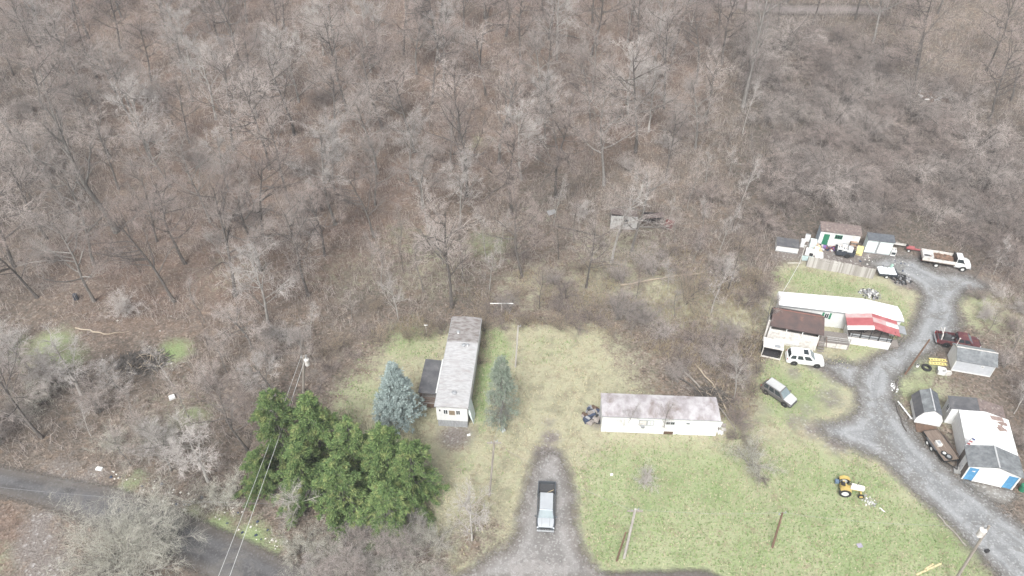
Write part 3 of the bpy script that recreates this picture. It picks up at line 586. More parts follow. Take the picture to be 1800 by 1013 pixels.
for k in range(7):
    x = WG - .55 - rd.random() * 1.2; y = 6.0 + rd.random() * 1.9; t_ = (x - WG / 2) / (WG / 2 + .1)
    rs_.box((x, y, 3.24 - t_ * .58), (.5 + rd.random() * .5, .3 + rd.random() * .4, .03), ry=R(12), rz=rd.random())
rs_.build('rusted_patch', M_RUSTW, gr)
gable_prism(-.75, WG - .3, 8.12, 10.2, 0, 2.5, 3.0).build('back_wall', M_WHITE, gr)
window(gr, -.77, 9.1, 1.7, .7, 1.0, R(-90), bars=1)
for xa, xb in ((-.9, WG / 2 - .5), (WG - .1, WG / 2 - .5)):
    roof_slab((xa, 8.17, 2.47), (xa, 10.3, 2.47), (xb, 10.3, 3.05), (xb, 8.17, 3.05), .07).build('back_roof', M_TAR if xa < 0 else M_LEAFROOF, gr)
sheet('concrete_apron', [wpoly(APRON)], .008, road_mat('apron_concrete', (.22, .215, .205), (.30, .295, .285), (.4, .4, .39), .5, .25), cell=.25)

# --- ruined shack in the woods
M_SHACK = pm('grey_weathered_board', (.50, .49, .475), (.38, .37, .36), 2.5, rough=.9, c3=(.18, .165, .155), s3=1.5, l3=.5, h3=.7)
sk = thing('shack', 'collapsed grey shack with a broken window in the trees behind the brambles', 'shack', (15.98, 96.4, gz(16, 96.4)), R(-5))
wall_box(sk, 0, 4.3, 0, .12, -.2, 2.5, M_SHACK, 'front_wall'); wall_box(sk, 0, .12, .12, 3.2, -.2, 2.3, M_WOODG, 'side_wall'); wall_box(sk, 4.18, 4.3, .12, 3.0, -.2, 1.8, M_WOODG, 'side_wall')
window(sk, 2.35, -.02, 1.55, 1.0, 1.0, frame=M_GREYM, bars=1)
MB().box((2.1, 1.9, 2.0), (4.3, 3.3, .1), rx=R(-20), ry=R(6)).build('roof', M_LEAFROOF, sk)
sk2 = thing('shack', 'fallen wooden wreck with a red wall panel right of the collapsed grey shack', 'shack', (21.2, 96.3, gz(21, 96.3)), R(-3))
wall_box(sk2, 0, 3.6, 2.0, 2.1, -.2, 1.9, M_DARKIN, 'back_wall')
MB().box((1.6, 1.2, 1.9), (3.6, 2.0, .1), rx=R(-14), ry=R(-8)).build('roof', M_LEAFROOF, sk2)
MB().box((4.3, .5, .8), (1.4, .08, 1.7), ry=R(14)).build('wall_panel', pm('dull_red_board', (.19, .06, .055), (.12, .045, .042), 3), sk2)
bm_ = MB(); rd = random.Random(9)
for k in range(16):
    x, y = rd.uniform(.2, 4.2), rd.uniform(-.3, 1.5); a = rd.uniform(-.8, .8)
    bm_.box((x, y, .35 + rd.random() * .9), (rd.uniform(1, 2.4), .12, .05), rz=a, ry=rd.uniform(-.5, .5))
bm_.build('boards', M_WOODG, sk2)

# --- plank fence of the upper yard
fa, fb = gp(1417, 469), gp(1534, 491); fv = fb - fa; fl = fv.length
fn = thing('fence', 'leaning weathered grey plank fence along the upper yard', 'fence', fa, math.atan2(fv.y, fv.x))
m, nt, N, L = nodes('weathered_planks'); b = N['Principled BSDF']; sock(b, 'Roughness').default_value = .95
L.new(mix(nt, N.new('ShaderNodeNewGeometry').outputs['Random Per Island'], (.24, .22, .20), (.42, .40, .375)), sock(b, 'Base Color'))
rd = random.Random(3); pl = MB(); nb = int(fl / .19)
for k in range(nb):
    x = (k + .5) * fl / nb; ln = .32 + .12 * math.sin(k * .11); h = 1.75 + rd.uniform(-.12, .1)
    pl.prism([(x - .088, 0, 0), (x + .088, 0, 0), (x + .088, .03, 0), (x - .088, .03, 0)], [(x - .085, ln, h), (x + .09, ln, h), (x + .09, ln + .03, h), (x - .085, ln + .03, h)])
pl.build('planks', m, fn)
MB().box((fl / 2, .16, .4), (fl, .05, .1)).box((fl / 2, .36, 1.35), (fl, .05, .1)).build('rail', M_WOODG, fn)
for k in range(5): MB().box((fl * k / 4, .38, .95), (.1, .1, 1.95), rx=R(-9)).build('post', M_WOODG, fn)
# ---------------------------------------------------------------- vehicles
def paint_mat(name, c, metal=.0, rough=.35):
    return pm(name, c, tuple(v * .9 for v in c), 1.5, rough=rough, metal=metal, spec=.5)
M_CARW = paint_mat('white_car_paint', (.72, .72, .715)); M_CARS = paint_mat('silver_car_paint', (.60, .60, .59), .35, .35); M_CARG = paint_mat('gunmetal_car_paint', (.13, .145, .16), .5, .3)
M_CARG_SKY = paint_mat('sky_reflect_grey_paint', (.50, .52, .54), .35, .3)  # pickup roof and hood: sky reflection painted in as a paler grey
M_CLAD = pm('dark_cladding', (.07, .07, .073), (.055, .055, .058), 5, rough=.7)
M_TRIM = pm('black_trim', (.02, .02, .022), (.03, .03, .03), 5, rough=.5)
M_WSHIELD = pm('pale_windshield', (.18, .225, .24), (.13, .165, .18), 1, rough=.1, spec=.8)
M_RIM = pm('alloy_rim', (.50, .51, .52), (.40, .41, .42), 5, rough=.35, metal=.6)
M_RIMW = pm('white_rim', (.72, .72, .70), (.60, .60, .58), 5, rough=.5)
M_TAIL = pm('red_lamp', (.45, .02, .02), (.35, .015, .015), 5, rough=.25); M_HEAD = pm('clear_lamp', (.70, .72, .74), (.6, .62, .64), 5, rough=.15, spec=.7)
M_MAROON = pm('maroon_rusty_paint', (.12, .04, .046), (.08, .03, .034), 2, rough=.6, c3=(.17, .09, .06), s3=1.5, l3=.55, h3=.7)
M_NAVY = pm('dark_navy_paint', (.035, .042, .055), (.05, .055, .065), 2, rough=.5)
M_YEL = pm('faded_yellow_paint', (.52, .38, .12), (.42, .31, .11), 3, rough=.55, c3=(.40, .27, .12), s3=3, l3=.6, h3=.75)
M_TARP = pm('white_tarp', (.74, .76, .77), (.60, .62, .635), 3, rough=.6)
M_PLANK = pm('trailer_planks', (.20, .155, .125), (.12, .092, .078), 1.5, rough=.95, stretch=(.6, 5, 1), c3=(.27, .22, .18), s3=1, l3=.55, h3=.7)

def wheel(root, x, y, r=.36, w=.24, rim=M_RIM, name='wheel'):
    s_ = 1 if y > 0 else -1
    o = MB().ring((0, 0, 0), (0, 1, 0), r, r * .60, w, 22).build(name, M_BLACK, root, smooth=40); o.location = (x, y, r)
    mb = MB().tube((0, -w * .3, 0), (0, w * .3, 0), r * .62, n=18).tube((0, s_ * w * .28, 0), (0, s_ * w * .42, 0), r * .18, r * .14, n=10)
    for k in range(5):
        a = k * 1.2566; mb.box((math.cos(a) * r * .36, s_ * w * .32, math.sin(a) * r * .36), (r * .44, w * .1, r * .14), ry=-a)
    mb.build('rim', rim, o); return o
def sect(x, w, zb, zt, crown=.05):
    return [(x, -w * .90, zb), (x, -w, zb + .18), (x, -w, zt - .22), (x, -w * .96, zt - .06), (x, -w * .80, zt), (x, 0, zt + crown), (x, w * .80, zt), (x, w * .96, zt - .06), (x, w, zt - .22), (x, w, zb + .18), (x, w * .90, zb)]
def quad_panel(mb, bl, br, tr, tl, u0, u1, v0, v1, off=.012, th=.02):
    bl, br, tr, tl = map(Vector, (bl, br, tr, tl)); q = lambda u, v: (bl * (1 - u) + br * u) * (1 - v) + (tl * (1 - u) + tr * u) * v
    n = (br - bl).cross(tl - bl).normalized(); P = [q(u0, v0), q(u1, v0), q(u1, v1), q(u0, v1)]
    return mb.prism([p + n * (off - th) for p in P], [p + n * off for p in P])
def cabin(root, m, belt, roof, wb, wt, zb, zt, splits, pillar=.035, rear=True):
    """belt (x_rear,x_front), roof (x_rear,x_front); windows set proud of the cabin sides"""
    b = [(belt[0], -wb, zb), (belt[1], -wb, zb), (belt[1], wb, zb), (belt[0], wb, zb)]; t = [(roof[0], -wt, zt), (roof[1], -wt, zt), (roof[1], wt, zt), (roof[0], wt, zt)]
    MB().prism(b, t).build('cabin', m, root, bevel=.07)
    for k in range(len(splits) - 1):
        u0, u1 = splits[k] + pillar, splits[k + 1] - pillar
        quad_panel(MB(), b[0], b[1], t[1], t[0], u0, u1, .10, .84).build('side_window', M_GLASS, root)
        quad_panel(MB(), b[2], b[3], t[3], t[2], 1 - u1, 1 - u0, .10, .84).build('side_window', M_GLASS, root)
    quad_panel(MB(), b[1], b[2], t[2], t[1], .07, .93, .06, .90).build('windshield', M_WSHIELD, root)
    if rear: quad_panel(MB(), b[3], b[0], t[0], t[3], .09, .91, .12, .86).build('rear_window', M_GLASS, root)
def lights(root, xf, xr, w, zf, zr, hw=.34, hh=.16, vert=False):
    for s_ in (-1, 1):
        MB().box((xf, s_ * (w - hw / 2 - .03), zf), (.09, hw, hh)).build('headlight', M_HEAD, root, bevel=.02)
        MB().box((xr, s_ * (w - .11), zr), (.09, .18, .34 if vert else .2)).build('taillight', M_TAIL, root, bevel=.02)
def mirrors(root, x, w, z, m):
    for s_ in (-1, 1): MB().box((x, s_ * (w + .12), z), (.12, .22, .16)).build('mirror', m, root, bevel=.03)

def suv(label, loc, rz, L, Wd, H, m_body, m_low, rail=True, sunroof=False, hood=.30, m_top=None):
    o = thing('parked_suv', label, 'car', loc, rz); hw = Wd / 2; xf, xr = L / 2, -L / 2; zb, zt = .30, H * .60; xh = xf - L * hood
    MB().loft([sect(xr, hw * .90, .42, zt - .12), sect(xr + .12, hw * .98, zb + .06, zt), sect(xr + .9, hw, zb, zt), sect(xh - .1, hw, zb, zt), sect(xh + .5, hw * .98, zb, zt - .05, .04), sect(xf - .18, hw * .94, zb + .02, zt - .16, .04), sect(xf - .02, hw * .84, zb + .12, zt - .30, .03)]).build('body', m_body, o, smooth=35)
    MB().loft([sect(xr + .02, hw * .93, .30, .60, 0), sect(xr + .2, hw * 1.006, .27, .64, 0), sect(xf - .25, hw * 1.0, .27, .64, 0), sect(xf + .01, hw * .82, .30, .58, 0)]).build('lower_cladding', m_low, o, smooth=35)
    cabin(o, m_body, (xr + .12, xh + .25), (xr + .42, xh - .55), hw * .94, hw * .78, zt - .03, H, (.02, .30, .60, .95))
    if m_top:
        MB().box(((xr + .42 + xh - .55) / 2, 0, H + .012), (xh - .97 - xr - .08, hw * 1.46, .03)).build('roof', m_top, o, bevel=.01)
        MB().loft([[(x, y, z) for y, z in ((-hw * kk, z0), (-hw * kk * .6, z0 + .04), (0, z0 + .06), (hw * kk * .6, z0 + .04), (hw * kk, z0), (0, z0 - .1))] for x, kk, z0 in ((xh + .2, .90, zt + .0), (xh + .5, .90, zt - .03), (xf - .2, .82, zt - .13), (xf - .06, .74, zt - .24))]).build('hood', m_top, o, smooth=50)
    for x in (xf - L * .185, xr + L * .205):
        for s_ in (-1, 1):
            a = MB().tube((x, s_ * (hw - .14), .37), (x, s_ * (hw + .008), .37), .45, n=18).build('wheel_arch', M_TRIM, o); wheel(o, x, s_ * (hw - .09), .365, .24)
    lights(o, xf - .13, xr + .05, hw * .93, zt - .36, zt - .22, vert=True); mirrors(o, xh + .02, hw, zt + .06, m_body)
    MB().box((xf - .05, 0, zt - .42), (.06, hw * .9, .2)).build('grille', M_TRIM, o); MB().box((xf - .02, 0, .48), (.14, hw * 1.6, .16)).build('bumper', m_low, o, bevel=.03); MB().box((xr + .02, 0, .52), (.14, hw * 1.7, .18)).build('bumper', m_low, o, bevel=.03)
    if rail:
        for s_ in (-1, 1): MB().box(((xr + .5 + xh - .6) / 2, s_ * hw * .66, H + .035), (L * .42, .05, .05)).build('roof_rail', M_RIM if not sunroof else m_body, o)
    if sunroof: MB().box((xh - 1.05, 0, H + .004), (.62, hw * .95, .02)).build('sunroof', M_GLASS, o)
    return o
a, b = gp(1395, 642), gp(1433.5, 646.7); dv = (b - a).normalized(); nl = Vector((-dv.y, dv.x, 0))
suv('white suv parked beside the small lean-to and the brown roofed porch', a + dv * 1.36 + nl * .86, math.atan2(dv.y, dv.x), 4.75, 1.86, 1.80, M_CARW, paint_mat('white_lower_paint', (.72, .72, .71)), True, True)
a, b = gp(1345, 693), gp(1376.4, 714); dv = (b - a).normalized(); nl = Vector((-dv.y, dv.x, 0))
suv('silver suv with a dark grey lower body parked on the grass below the white suv', a + dv * 1.28 + nl * .84, math.atan2(dv.y, dv.x), 4.4, 1.80, 1.68, paint_mat('brown_grey_car_paint', (.15, .142, .14), .3, .35), M_CLAD, True, m_top=M_CARS)

def pickup(name, label, loc, rz, L=5.75, Wd=1.98, H=1.85, m_body=M_CARG, m_top=M_CARG_SKY, bed=1.75):
    o = thing(name, label, 'pickup truck', loc, rz); hw = Wd / 2; xf, xr = L / 2, -L / 2; zb, zt = .42, 1.16; xb = xr + bed; xh = xf - 1.25
    MB().loft([sect(xb, hw, zb, zt, 0), sect(xh - .2, hw, zb, zt, 0), sect(xf - .5, hw * .99, zb, zt - .04, 0), sect(xf - .05, hw * .90, zb + .02, zt - .16, 0)]).build('body', m_body, o, smooth=35)
    bw = MB(); 
    for s_ in (-1, 1): bw.loft([[(x, s_ * hw * k, z) for k, z in ((1, zb + .1), (1, zt), (.90, zt + .02), (.88, zb + .1))] for x in (xr + .06, xb - .01)])
    bw.box((xr + .06, 0, (zb + zt) / 2 + .06), (.10, Wd * .98, zt - zb - .08)).box((xb + .0, 0, zt - .28), (.06, Wd * .9, .55)); bw.build('bed', m_body, o)
    MB().box((xr + bed / 2, 0, .72), (bed - .06, Wd * .9, .06)).build('bed_floor', M_CLAD, o)
    MB().loft([[(x, y, z) for y, z in ((-hw * kk, z0), (-hw * kk * .6, z0 + .035), (0, z0 + .05), (hw * kk * .6, z0 + .035), (hw * kk, z0), (0, z0 - .1))] for x, kk, z0 in ((xh + .12, .86, zt + .02), (xf - .55, .86, zt - .0), (xf - .10, .76, zt - .13))]).build('hood', m_top, o, smooth=50)
    for s_ in (-.42, .42): MB().box(((xh + xf) / 2, s_ * hw, zt + .055), (.95, .02, .015), ry=R(4)).build('hood_line', M_CLAD, o)
    cabin(o, m_body, (xb + .02, xh + .22), (xb + .16, xh - .48), hw * .92, hw * .76, zt - .02, H, (.02, .48, .93))
    MB().box(((xb + .16 + xh - .48) / 2, 0, H + .012), (xh - .48 - xb - .26, hw * 1.40, .03)).build('roof', m_top, o, bevel=.01)
    for x in (xf - 1.02, xr + 1.22):
        for s_ in (-1, 1): MB().tube((x, s_ * (hw - .12), .42), (x, s_ * (hw + .01), .42), .48, n=18).build('wheel_arch', M_TRIM, o); wheel(o, x, s_ * (hw - .10), .40, .27)
    lights(o, xf - .10, xr + .02, hw * .97, zt - .26, zt - .25, .36, .2, True); mirrors(o, xh + .02, hw, zt + .12, m_body)
    MB().box((xf + .0, 0, .86), (.08, hw * 1.05, .26)).build('grille', M_TRIM, o)
    gb = MB()
    for k in range(5): gb.box((xf + .045, -.36 + k * .18, .88), (.02, .10, .07))
    gb.build('grille_badge', M_RIM, o)
    MB().box((xf + .06, 0, .58), (.18, hw * 1.86, .22)).build('bumper', M_GREYM, o, bevel=.04); MB().box((xr - .04, 0, .58), (.16, hw * 1.8, .18)).build('bumper', M_GREYM, o, bevel=.03)
    return o
a, b = gp(961, 850), gp(957, 941); a, b = Vector((3.92, 47.45, 0)), Vector((3.55, 41.75, 0))
dv = (b - a).normalized()
pt = pickup('pickup_truck', 'grey pickup truck with an open bed parked nose down on the dirt driveway', (a + b) / 2, math.atan2(dv.y, dv.x))
rk = MB().tube((-1.9, .75, 1.0), (-1.1, -.35, 1.25), .035, n=6).build('shovel_handle', M_WOODY, None); rk.name = 'shovel'
rk.matrix_world = pt.matrix_basis.copy(); rk.location = pt.location; rk.rotation_euler = pt.rotation_euler; tag(rk, 'pale wooden shaft lying across the bed of the grey pickup', 'tool')

# --- flatbed dump truck
a, b = gp(1644.4, 470), gp(1694.4, 478); dv = (b - a).normalized(); nl = Vector((-dv.y, dv.x, 0))
dt = thing('flatbed_truck', 'white flatbed dump truck with a brown loaded bed at the top of the gravel lot', 'truck', a + dv * 1.3 + nl * .98, math.atan2(dv.y, dv.x))
xf = 3.35
MB().loft([sect(1.1, 1.0, .50, 1.35, 0), sect(2.2, 1.0, .50, 1.35), sect(xf - .45, .98, .5, 1.30), sect(xf - .05, .90, .55, 1.12)]).build('cab_body', M_CARW, dt, smooth=35)
cabin(dt, M_CARW, (1.12, 2.5), (1.2, 2.0), .94, .78, 1.33, 2.1, (.04, .9))
MB().box((xf, 0, .62), (.16, 1.9, .24)).build('bumper', M_GREYM, dt, bevel=.03); MB().box((xf - .02, 0, .95), (.08, 1.2, .3)).build('grille', M_TRIM, dt)
lights(dt, xf - .08, -3.5, .95, .98, .9)
mirrors(dt, 2.15, 1.0, 1.55, M_TRIM)
MB().box((-1.0, 0, .72), (5.2, .8, .2)).build('chassis', M_TRIM, dt)
MB().box((-1.25, 0, 1.02), (4.6, 2.3, .12)).build('bed_floor', M_PLANK, dt)
sd = MB()
for s_ in (-1, 1): sd.box((-1.25, s_ * 1.13, 1.34), (4.6, .07, .5))
sd.box((-3.52, 0, 1.34), (.07, 2.2, .5)).build('bed_side', M_WDIRTY, dt)
MB().box((1.02, 0, 1.55), (.08, 2.2, 1.05)).build('headboard', M_TRIM, dt)
lb_ = MB(); rd = random.Random(2)
for k in range(40): lb_.box((rd.uniform(-2.2, .8), rd.uniform(-.85, .85), 1.15 + rd.random() * .15), (rd.uniform(.3, .9), rd.uniform(.1, .35), .10), rz=rd.uniform(-1.5, 1.5), ry=rd.uniform(-.2, .2))
lb_.build('scrap_load', pm('brown_scrap', (.25, .155, .11), (.15, .10, .075), 2, rough=.95), dt)
for x, y in ((-1.35, -1), (-1.35, 1), (2.35, -1), (2.35, 1)):
    wheel(dt, x, y * .95, .40, .28 if x > 0 else .40, M_RIMW)
    if x > 0: MB().tube((x, y * .86, .42), (x, y * 1.008, .42), .50, n=18).build('wheel_arch', M_TRIM, dt)
def on_parent_of(root, local): return root.matrix_basis @ Vector(local)
def set_on(root, local, rz=0.): return on_parent_of(root, local), root.rotation_euler.z + rz
def tub(name, label, p, rz, Lx, Wx, Hx, m, cat):
    o = thing(name, label, cat, p, rz); th = .07
    mb = MB().box((0, 0, th / 2), (Lx * .86, Wx * .84, th))
    for s_ in (-1, 1):
        mb.prism([(-Lx * .43, s_ * Wx * .42, 0), (Lx * .43, s_ * Wx * .42, 0), (Lx * .43, s_ * (Wx * .42 - th), 0), (-Lx * .43, s_ * (Wx * .42 - th), 0)], [(-Lx / 2, s_ * Wx / 2, Hx), (Lx / 2, s_ * Wx / 2, Hx), (Lx / 2, s_ * (Wx / 2 - th), Hx), (-Lx / 2, s_ * (Wx / 2 - th), Hx)])
        mb.prism([(s_ * Lx * .43, -Wx * .42, 0), (s_ * Lx * .43, Wx * .42, 0), (s_ * (Lx * .43 - th), Wx * .42, 0), (s_ * (Lx * .43 - th), -Wx * .42, 0)], [(s_ * Lx / 2, -Wx / 2, Hx), (s_ * Lx / 2, Wx / 2, Hx), (s_ * (Lx / 2 - th), Wx / 2, Hx), (s_ * (Lx / 2 - th), -Wx / 2, Hx)])
    mb.build('shell', m, o); MB().box((0, 0, th + .03), (Lx * .7, Wx * .68, .02)).build('dark_bottom', M_CLAD, o); return o
p, q = set_on(dt, (-2.75, -.1, 1.09)); tub('bathtub', 'white open tub lying in the back of the flatbed truck', p, q, 1.45, 1.5, .55, M_WPAINT, 'tub')

# --- pickup bed trailer with appliances
a, b = gp(1470, 452), gp(1497, 455.5); dv = (b - a).normalized(); q = math.atan2(dv.y, dv.x)
pb = thing('bed_trailer', 'dark trailer made from a pickup bed loaded with white appliances in the junk yard', 'trailer', (a + b) / 2 + Vector((-dv.y, dv.x, 0)) * .9, q)
bw = MB()
for s_ in (-1, 1): bw.loft([[(x, s_ * k, z) for k, z in ((.92, .45), (.92, 1.08), (.82, 1.10), (.80, .45))] for x in (-1.3, 1.35)])
bw.box((-1.3, 0, .78), (.08, 1.7, .6)).box((1.33, 0, .78), (.08, 1.7, .6)).build('bed', M_NAVY, pb); MB().box((0, 0, .52), (2.6, 1.62, .06)).build('bed_floor', M_CLAD, pb)
MB().tube((1.3, 0, .45), (2.3, 0, .42), .05, n=6).build('tongue', M_TRIM, pb)
for s_ in (-1, 1): MB().tube((.35, s_ * .8, .42), (.35, s_ * .932, .42), .43, n=18).build('wheel_arch', M_TRIM, pb); wheel(pb, .35, s_ * .84, .34, .2)

def appliance(kind, label, p, rz, sx=.7, sy=.65, sz=.9, m=M_WPAINT, tilt=0.):
    o = thing(kind, label, kind.replace('_', ' '), p, rz)
    b_ = MB().box((0, 0, sz / 2), (sx, sy, sz)).build('cabinet', m, o, bevel=.03)
    if kind == 'washing_machine':
        MB().box((0, sy / 2 - .06, sz + .07), (sx * .96, .10, .15)).build('control_panel', M_GREYM, o); MB().box((0, -.03, sz + .012), (sx * .8, sy * .7, .02)).build('lid', pm('enamel', (.68, .69, .70)), o)
    elif kind == 'stove':
        MB().box((0, sy / 2 - .04, sz + .08), (sx * .98, .08, .2)).build('control_panel', M_WDIRTY, o); MB().box((0, -sy / 2 - .01, sz * .5), (sx * .8, .02, sz * .45)).build('oven_door', M_GLASS, o)
        bb = MB()
        for x in (-.18, .18):
            for y in (-.12, .14): bb.tube((x, y, sz), (x, y, sz + .02), .10, n=12)
        bb.build('burners', M_TRIM, o)
    elif kind == 'refrigerator':
        MB().box((0, -sy / 2 - .02, sz * .36), (sx * .97, .05, sz * .68)).build('door', m, o); MB().box((0, -sy / 2 - .02, sz * .86), (sx * .97, .05, sz * .26)).build('freezer_door', m, o); MB().box((sx * .4, -sy / 2 - .07, sz * .55), (.04, .05, .4)).build('handle', M_GREYM, o)
    elif kind == 'chest_freezer':
        MB().box((0, 0, sz + .035), (sx * 1.02, sy * 1.02, .06)).build('lid', M_WPAINT, o, bevel=.01); MB().box((sx * .22, -sy / 2 - .01, sz * .4), (sx * .45, .02, sz * .6)).build('open_compartment', M_DARKIN, o)
    return o
for k, (x, y, kind, sz, l) in enumerate([(-.85, -.3, 'stove', 1.0, 'white stove at the rear end of the load in the dark bed trailer'), (-.1, .3, 'washing_machine', 1.0, 'white washing machine in the middle of the dark bed trailer'), (-.1, -.42, 'stove', .9, 'stove with a black oven glass facing out of the dark bed trailer'), (.75, .0, 'washing_machine', .95, 'white washing machine at the front end of the dark bed trailer')]):
    p, r_ = set_on(pb, (x, y, .56)); appliance(kind, l, p, r_, sz=sz)
def at(px, py, dz=0.): v = gp(px, py); v.z += dz; return v
appliance('chest_freezer', 'white chest freezer with a dark open front beside the grey plank fence', at(1422, 448), R(-25), 1.25, .75, .95)
appliance('washing_machine', 'white washing machine farthest back beside the brush left of the green door', at(1418, 423), R(-20), .75, .7, .95)
appliance('refrigerator', 'pale refrigerator standing just left of the green door shed', at(1427, 434), R(-15), .95, .75, 1.35, M_MINT)
appliance('refrigerator', 'narrow white refrigerator behind the right end of the low white box', at(1409, 433), R(-14), .6, .6, 1.3)
appliance('stove', 'white stove with a dark top tucked against the right side of the small pale shed', at(1568, 448), R(-12), .75, .7, 1.0)
def lean_board(name, label, cat, px, py, w_, h_, m, rz, tilt, t=.05):
    o = MB().box((0, 0, h_ / 2), (w_, t, h_)).build(name, m); o.location = at(px, py); o.rotation_euler = (R(tilt), 0, R(rz)); return tag(o, label, cat)
lean_board('panel', 'white panel leaning back beside the white chest freezer', 'panel', 1432, 449, .6, 1.4, M_WPAINT, -30, -30)
lean_board('panel', 'tan panel leaning between the white chest freezer and the junk heap', 'panel', 1441, 447, 1.3, 1.3, pm('tan_board', (.50, .40, .24), (.42, .33, .2), 2), 25, -45)
lean_board('panel', 'white sheet lying nearly flat behind the grey plank fence', 'panel', 1440, 454, 1.2, 1.2, M_WPAINT, -12, -72)
lean_board('panel', 'yellow panel leaning in front of the small pale shed', 'panel', 1509, 449, .9, 1.55, pm('yellow_board', (.66, .56, .25), (.56, .47, .2), 2), -18, -20)
lean_board('glass_sheet', 'greenish framed glass sheet lying at the left end of the grey plank fence', 'glass sheet', 1420, 459, 1.7, 1.0, pm('greenish_glass', (.36, .44, .43), (.28, .35, .34), 2, rough=.3), -10, -78)
lean_board('panel', 'small white board poking up behind the middle of the grey plank fence', 'board', 1456, 463.5, 1.0, .45, M_WPAINT, -15, -60)
lean_board('panel', 'white board with a dark notch behind the plank fence near the dark bed trailer', 'board', 1474, 467, 1.3, .5, M_WPAINT, -15, -60)
sh = thing('shelf_unit', 'brown wooden shelf unit standing behind the dark bed trailer', 'shelf', at(1496, 441), R(-14))
for x in (-.5, .5): MB().box((x, 0, .85), (.05, .45, 1.7)).build('side_panel', M_WOODB, sh)
for z in (.1, .6, 1.1, 1.68): MB().box((0, 0, z), (.95, .45, .05)).build('shelf', pm('tan_wood', (.36, .25, .18), (.28, .19, .14), 3), sh)
M_JUNK = [pm('junk_white', (.62, .61, .60)), pm('junk_purple', (.20, .12, .32)), pm('junk_black', (.04, .04, .045)), pm('junk_tan', (.40, .32, .23)), pm('junk_blue', (.045, .06, .10)), pm('junk_maroon', (.24, .08, .07)), pm('junk_grey', (.28, .28, .29))]
def heap(name, label, cat, px, py, rx_, ry_, h_, n, mats, seed, smin=.2, smax=.6):
    """a heap of odds and ends; pieces of one material form one part"""
    rd = random.Random(seed); o = thing(name, label, cat, at(px, py), R(-13)); mbs = [MB() for _ in mats]
    for k in range(n):
        a = rd.random() * 6.28; r_ = rd.random() ** .6; s_ = rd.uniform(smin, smax)
        mbs[rd.randrange(len(mats))].box((math.cos(a) * r_ * rx_, math.sin(a) * r_ * ry_, h_ * (1 - r_) * rd.random() + s_ * .2), (s_, s_ * rd.uniform(.4, 1), s_ * rd.uniform(.25, .7)), rz=rd.random() * 3, rx=rd.uniform(-.4, .4), ry=rd.uniform(-.4, .4), top=(rd.uniform(.6, 1), rd.uniform(.6, 1)))
    for q, mm in zip(mbs, mats):
        if q.v: q.build('debris', mm, o)
    return o
heap('junk_heap', 'low heap of white purple and black junk below the green door', 'junk heap', 1452, 437, 2.0, .7, .5, 60, M_JUNK, 3)
heap('junk_heap', 'small heap of clutter against the brown shelf unit', 'junk heap', 1486, 440, .9, .5, .5, 22, M_JUNK[:1] + M_JUNK[3:], 4)
heap('junk_heap', 'small heap of white scraps beside the yellow leaning panel', 'junk heap', 1505, 440, .6, .4, .5, 26, M_JUNK[:1], 5, .35, .6)
heap('rubble_heap', 'heap of grey and white rubble on the grass behind the bent white trailer', 'rubble', 1529, 518, 1.6, 1.2, .35, 170, [M_JUNK[0], M_JUNK[6], M_CONC, M_BLACK], 6, .12, .34)
heap('ash_heap', 'black burnt heap beside the tarp covered trailer', 'ash heap', 1583, 492, 1.5, 1.2, .3, 110, [M_BLACK, M_CLAD, M_BLACK, M_JUNK[6]], 7, .12, .4)
# --- small tarp trailer
a, b = gp(1553, 491), gp(1575, 490); st = thing('cargo_trailer', 'small black cargo trailer heaped under a white tarp at the end of the plank fence', 'trailer', gp(1558, 488) + Vector((.2, .5, 0)), R(-8))
MB().box((0, 0, .62), (2.6, 1.4, .45)).build('bed', M_NAVY, st); MB().tube((1.3, 0, .5), (2.2, 0, .42), .05, n=6).build('tongue', M_TRIM, st)
for s_ in (-1, 1): wheel(st, -.25, s_ * .78, .30, .18, M_RIMW)
tp = thing('tarp', 'crumpled white tarp bundled over the small black cargo trailer', 'tarp', on_parent_of(st, (-.1, 0, .845)), R(-8))
g0 = np.random.default_rng(12); X, Y = np.meshgrid(np.linspace(-1.35, 1.15, 26), np.linspace(-.78, .78, 18)); e_ = np.minimum(1 - np.abs(X + .1) / 1.25, 1 - np.abs(Y) / .78).clip(0, 1)
Z = .55 * e_ ** .45 * (.75 + .35 * np.sin(X * 3.1 + 1) * np.cos(Y * 4)) + .07 * np.sin(X * 11 + 3 * np.sin(Y * 6)) * np.cos(Y * 9) + .01
ii = np.arange(X.size).reshape(X.shape); Fq = np.stack([ii[:-1, :-1], ii[:-1, 1:], ii[1:, 1:], ii[1:, :-1]], -1).reshape(-1, 4); Fb = np.stack([ii[:-1, :-1], ii[1:, :-1], ii[1:, 1:], ii[:-1, 1:]], -1).reshape(-1, 4)
np_mesh('sheet', np.r_[np.c_[X.ravel(), Y.ravel(), Z.ravel()], np.c_[X.ravel(), Y.ravel(), 0 * Z.ravel() - .0]], np.r_[Fq, Fb + X.size], M_TARP, tp, smooth=False)
MB().box((.45, .35, .75), (.3, .3, .55), ry=.2).build('green_bundle', pm('pale_green_cloth', (.35, .50, .44), (.28, .42, .36), 3), tp)
